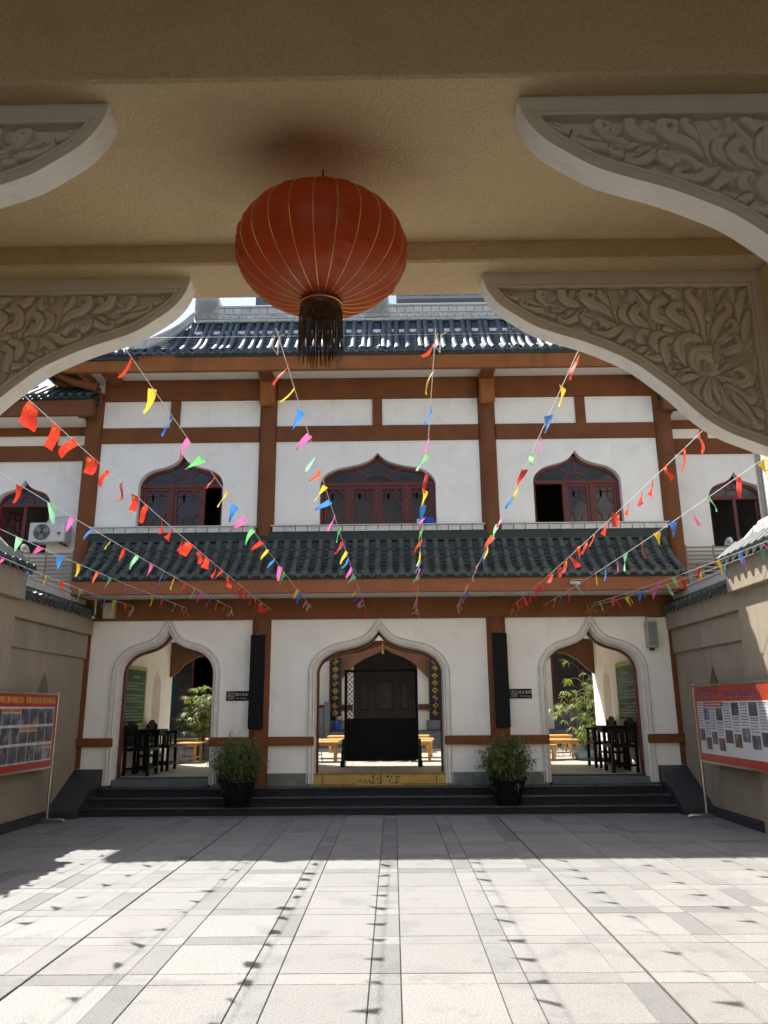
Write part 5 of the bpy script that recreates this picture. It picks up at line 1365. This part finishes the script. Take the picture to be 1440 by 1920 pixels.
# ------------------------------------------------------------------ palms and plants behind
def palm(label, x, y, z, H, seed, nst=5, pot='plinth_grey', nfr=9, spread=.45, lean=.25):
    t = thing('lady_palm', label, 'plant', (x, y, z)); r = random.Random(seed)
    MB().lathe([(0, 0), (.22, 0), (.26, .24), (.29, .25), (.29, .28), (.25, .28), (.24, .25), (0, .25)], 24, (x, y, z)).build('pot', pot, t, smooth=30)
    tk = MB(); lf = MB()
    for k in range(nst):
        a = r.uniform(0, 6.28); b = Vector((x+.1*math.cos(a), y+.1*math.sin(a), z+.2)); h = H*r.uniform(.55, 1.0)
        top = b+Vector((math.cos(a)*lean*r.uniform(.3, 1), math.sin(a)*lean*r.uniform(.3, 1), h-.3)); tk.tube([b, (b+top)/2+Vector((.02, 0, 0)), top], [.016, .014, .012], 6)
        for q in range(nfr):
            fa = r.uniform(0, 6.28); fr = top+Vector((0, 0, -r.uniform(0, .45*h)))
            tip = fr+Vector((math.cos(fa)*spread*r.uniform(.5, 1), math.sin(fa)*spread*r.uniform(.5, 1), r.uniform(.0, .30)))
            tk.tube([fr, (fr+tip)/2+Vector((0, 0, .06)), tip], .004, 4, caps=False)
            d = (tip-fr).normalized(); sd = d.cross(Vector((0, 0, 1))).normalized(); n = 9
            for m in range(n):
                u = (m/(n-1)-.5)*2.5; v = d*math.cos(u)+sd*math.sin(u)+Vector((0, 0, -.25-.2*abs(u)+r.uniform(-.15, .15)))
                leafquad(lf, tip, v, r.uniform(.17, .26), .014, bend=.25)
    tk.build('stems', 'stem', t); lf.build('fronds', 'leaf_palm', t); return t
palm('lush lady palm clump in sunlight seen through the left doorway', -4.02, 17.95, FZ, 1.60, 3, nst=11, nfr=12, spread=.36)
palm('tall lady palm with bare stems seen through the right doorway', 4.68, 18.1, FZ, 2.05, 9, nst=8, nfr=10, spread=.45, lean=.45)
bo = thing('tray_bonsai', 'small bonsai in a shallow grey-blue tray on the rear courtyard floor', 'plant', (4.40, 17.0, FZ))
MB().lathe([(0, 0), (.26, 0), (.33, .16), (.35, .17), (.35, .20), (.31, .20), (.30, .17), (0, .17)], 28, (4.40, 17.0, FZ)).build('tray', 'pot_blue', bo, smooth=30)
r_ = random.Random(6); lf = MB(); tk = MB()
tk.tube([(4.40, 17.0, FZ+.16), (4.35, 16.99, FZ+.32), (4.45, 17.01, FZ+.45)], [.045, .03, .015], 7)
for k in range(260):
    c = r_.choice(((4.25, .50), (4.47, .60), (4.40, .44), (4.52, .66))); p = Vector((c[0]+r_.gauss(0, .09), 17.0+r_.gauss(0, .09), FZ+c[1]+r_.gauss(0, .05))); leafquad(lf, p, Vector((r_.gauss(0, 1), r_.gauss(0, 1), r_.gauss(.3, .6))), .13, .012)
tk.build('trunk', 'stem', bo); lf.build('foliage', 'leaf_palm', bo)
def shrub(label, x, y, z, rx, h, seed, m='leaf_dark', n=700):
    t = thing('shrub', label, 'shrub', (x, y, z)); r = random.Random(seed); lf = MB(); tk = MB()
    for k in range(6): tk.tube([(x, y, z), (x+r.gauss(0, rx*.4), y+r.gauss(0, rx*.4), z+h*.8)], [.015, .006], 5)
    for k in range(n):
        a = r.uniform(0, 6.28); q = math.sqrt(r.random()); hh = r.random(); w = rx*math.sin(math.pi*(.15+.8*hh))
        leafquad(lf, Vector((x+w*q*math.cos(a), y+w*.6*q*math.sin(a), z+.05+h*hh)), Vector((r.gauss(0, 1), r.gauss(0, 1), r.gauss(.2, .7))), r.uniform(.05, .10), .02)
    tk.build('branches', 'stem', t); lf.build('foliage', m, t)
shrub('dark clipped shrub before the rear hall behind the tall palm', 3.9, 22.6, FZ, .8, 1.0, 1); shrub('low dark hedge shrub behind the bonsai table', 2.9, 22.3, FZ, .8, .75, 2)
shrub('dark shrub in the shade beside the grey carved panel', -2.5, 22.9, FZ, .35, .95, 4, n=300)

# ------------------------------------------------------------------ rear hall across the courtyard
YR = 24.0
rh = thing('rear_hall', 'shaded rear hall with brown columns and gold-lettered plaques behind the tables', 'building', (0, YR, .5))
bx('platform', 'plinth_grey', rh, -9, 9, YR-.9, YR+6, .45, .95)
for k in range(3): bx('step', 'plinth_grey', rh, .9, 2.6, YR-1.8+k*.3, YR-.901, .45, .45+.16*(k+1)-.01*k)
bx('wall', 'wall_white', rh, -2.45, -1.0, YR+.3, YR+.5, .95, 5); bx('wall', 'wall_white', rh, 1.0, 2.45, YR+.3, YR+.5, .95, 5)
bx('wall', 'brown', rh, -9, -2.451, YR+.3, YR+.5, 3.3, 5); bx('wall', 'wall_white', rh, 2.451, 9, YR+.3, YR+.5, 3.3, 5)
for x0, x1 in ((-8.9, -6.2), (-6.1, -4.2), (4.5, 6.4), (6.5, 8.9)): bx('wall', 'wall_white' if x0 > 0 else 'red_wood', rh, x0, x0+.7, YR+.3, YR+.5, .95, 3.299)
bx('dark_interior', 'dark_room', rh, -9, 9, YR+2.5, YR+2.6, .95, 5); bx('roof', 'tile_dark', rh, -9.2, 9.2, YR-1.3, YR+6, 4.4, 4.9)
for x in (-4.3, -1.50, 1.52, 4.3):
    MB().tube([(x, YR-.2, .95), (x, YR-.2, 4.4)], .17, 18).build('column', 'red_wood', rh, smooth=40)
    bx('column_base', 'plinth_grey', rh, x-.27, x+.27, YR-.47, YR+.07, .951, 1.25, bevel=.03)
bx('beam', 'red_wood', rh, -9, 9, YR-.1, YR+.05, 3.55, 3.9); bx('rail', 'red_wood', rh, -2.44, -1.02, YR+.22, YR+.29, 1.55, 1.72); bx('rail', 'red_wood', rh, 1.02, 2.44, YR+.22, YR+.29, 1.55, 1.72)
for s in (-1, 1):
    P = [(0, 3.55), (0, 3.40), (s*.25, 3.25), (s*.6, 3.12), (s*.95, 2.9), (s*1.20, 2.62), (s*1.33, 2.5), (s*1.33, 3.55)]
    MB().prism(P, YR-.09, YR-.02).build('carved_apron', 'carved_brown', rh)
    for a, b in ((2.55, 3.2), (3.3, 4.1), (5.2, 6.1), (7.2, 8.3)):
        wdw = bx('window', 'red_wood', rh, *sorted((s*a, s*b)), YR+.32, YR+.42, 1.7, 3.28); bx('pane', 'teal_pane' if s < 0 else 'pane', wdw, *sorted((s*(a+.07), s*(b-.07))), YR+.30, YR+.318, 1.8, 3.2)
        bx('window_apron', 'plinth_grey', rh, *sorted((s*a, s*b)), YR+.31, YR+.45, .951, 1.69)
    cxp = s*1.51
    pq = thing('gold_plaque', 'dark plaque with gold diamond characters on the rear hall column ' + ('over the blue cloth bundle' if s < 0 else 'right of the screen'), 'plaque', (cxp, YR-.4, 1.3))
    bx('board', 'plaque_blue', pq, cxp-.19, cxp+.19, YR-.44, YR-.375, 1.27, 3.2)
    for k in range(8):
        zc_ = 1.47+k*.215; mb = MB(); r0 = .082; rg = random.Random(k+50*(s+1))
        D4 = [(cxp+r0, zc_), (cxp, zc_+r0), (cxp-r0, zc_), (cxp, zc_-r0)]
        for q in range(4):
            if rg.random() < .2: continue
            a, b = D4[q], D4[(q+1) % 4]; mb.tube([(a[0], YR-.443, a[1]), (b[0], YR-.443, b[1])], .017, 5)
        for q in range(3): mb.tube([(cxp+rg.uniform(-.05, .05), YR-.443, zc_+rg.uniform(-.05, .05)) for _ in range(3)], .014, 5)
        mb.build('gold_character', 'gold_glyph', pq)
    for z in np.arange(1.35, 3.15, .11):
        for q in (-1, 1): bx('gold_stud', 'gold_glyph', pq, cxp+q*.17-.010, cxp+q*.17+.010, YR-.447, YR-.4405, z, z+.024)
cp = thing('carved_stone_panel', 'grey carved stone panel standing left of the rear hall column', 'panel', (-2.1, YR-.95, .5))
bx('slab', 'plinth_grey', cp, -2.62, -1.80, YR-1.02, YR-.93, .5, 1.62, bevel=.01); bx('pillar', 'plinth_grey', cp, -1.79, -1.62, YR-1.05, YR-.92, .5, 1.80, bevel=.01)
mb = MB(); rg = random.Random(77)
for k in range(9):
    c = (-2.2+rg.uniform(-.25, .25), 1.2+rg.uniform(-.15, .15)); mb.tube([(c[0]+.07*math.cos(q*.8)*(1-q/10), YR-1.022, c[1]+.05*math.sin(q*.8)*(1-q/10)) for q in range(9)], .01, 5, caps=False)
mb.build('carving', 'plinth_grey', cp)
bb = thing('cloth_bundle', 'blue and beige cloth bundle on the column plinth left of the screen', 'bundle', (-1.42, YR-.55, .95))
def blob(name, m, c, rx, rz_, seed):
    mb = MB(); rg = random.Random(seed); vs = []; n = 12
    for i in range(9):
        u = math.pi*i/8
        for k in range(n): a = 2*math.pi*k/n; j = 1+rg.uniform(-.15, .15); vs.append((c[0]+rx*math.sin(u)*math.cos(a)*j, c[1]+rx*.8*math.sin(u)*math.sin(a)*j, c[2]-rz_*math.cos(u)))
    mb.add(vs, [(i*n+k, i*n+(k+1) % n, (i+1)*n+(k+1) % n, (i+1)*n+k) for i in range(8) for k in range(n)]); mb.build(name, m, bb, smooth=70)
blob('blue_cloth', 'blue_cloth', (-1.45, YR-.58, 1.16), .10, .13, 1); blob('beige_cloth', 'beige_cloth', (-1.37, YR-.56, 1.32), .10, .07, 2)
mb = MB(); mb.tube([(-1.47, YR-.62, 1.08), (-1.48, YR-.63, .952)], [.04, .03], 8); mb.tube([(-1.39, YR-.62, 1.08), (-1.40, YR-.63, .952)], [.04, .03], 8); mb.build('cloth_tails', 'blue_cloth', bb, smooth=60)
# side galleries closing the rear courtyard
for s in (-1, 1):
    gl = thing('side_gallery', 'dark brown gallery with columns along the ' + ('palm clump' if s < 0 else 'bonsai') + ' side of the rear courtyard', 'building', (s*6.5, 20, .5))
    bx('wall', 'wall_white' if s > 0 else 'red_wood', gl, *sorted((s*6.6, s*6.8)), 16.95, 23.9, .45, 5)
    for k in range(4):
        y = 17.6+k*1.7; bx('column', 'brown', gl, *sorted((s*6.3, s*6.55)), y-.12, y+.12, .45, 4.2)
        wdw = bx('window', 'red_wood', gl, *sorted((s*6.54, s*6.595)), y+.3, y+1.4, 1.4, 3.0); bx('pane', 'teal_pane', wdw, *sorted((s*6.52, s*6.538)), y+.4, y+1.3, 1.5, 2.9)
    bx('roof', 'tile_dark', gl, *sorted((s*5.9, s*8)), 16.9, 23.9, 4.2, 4.5)
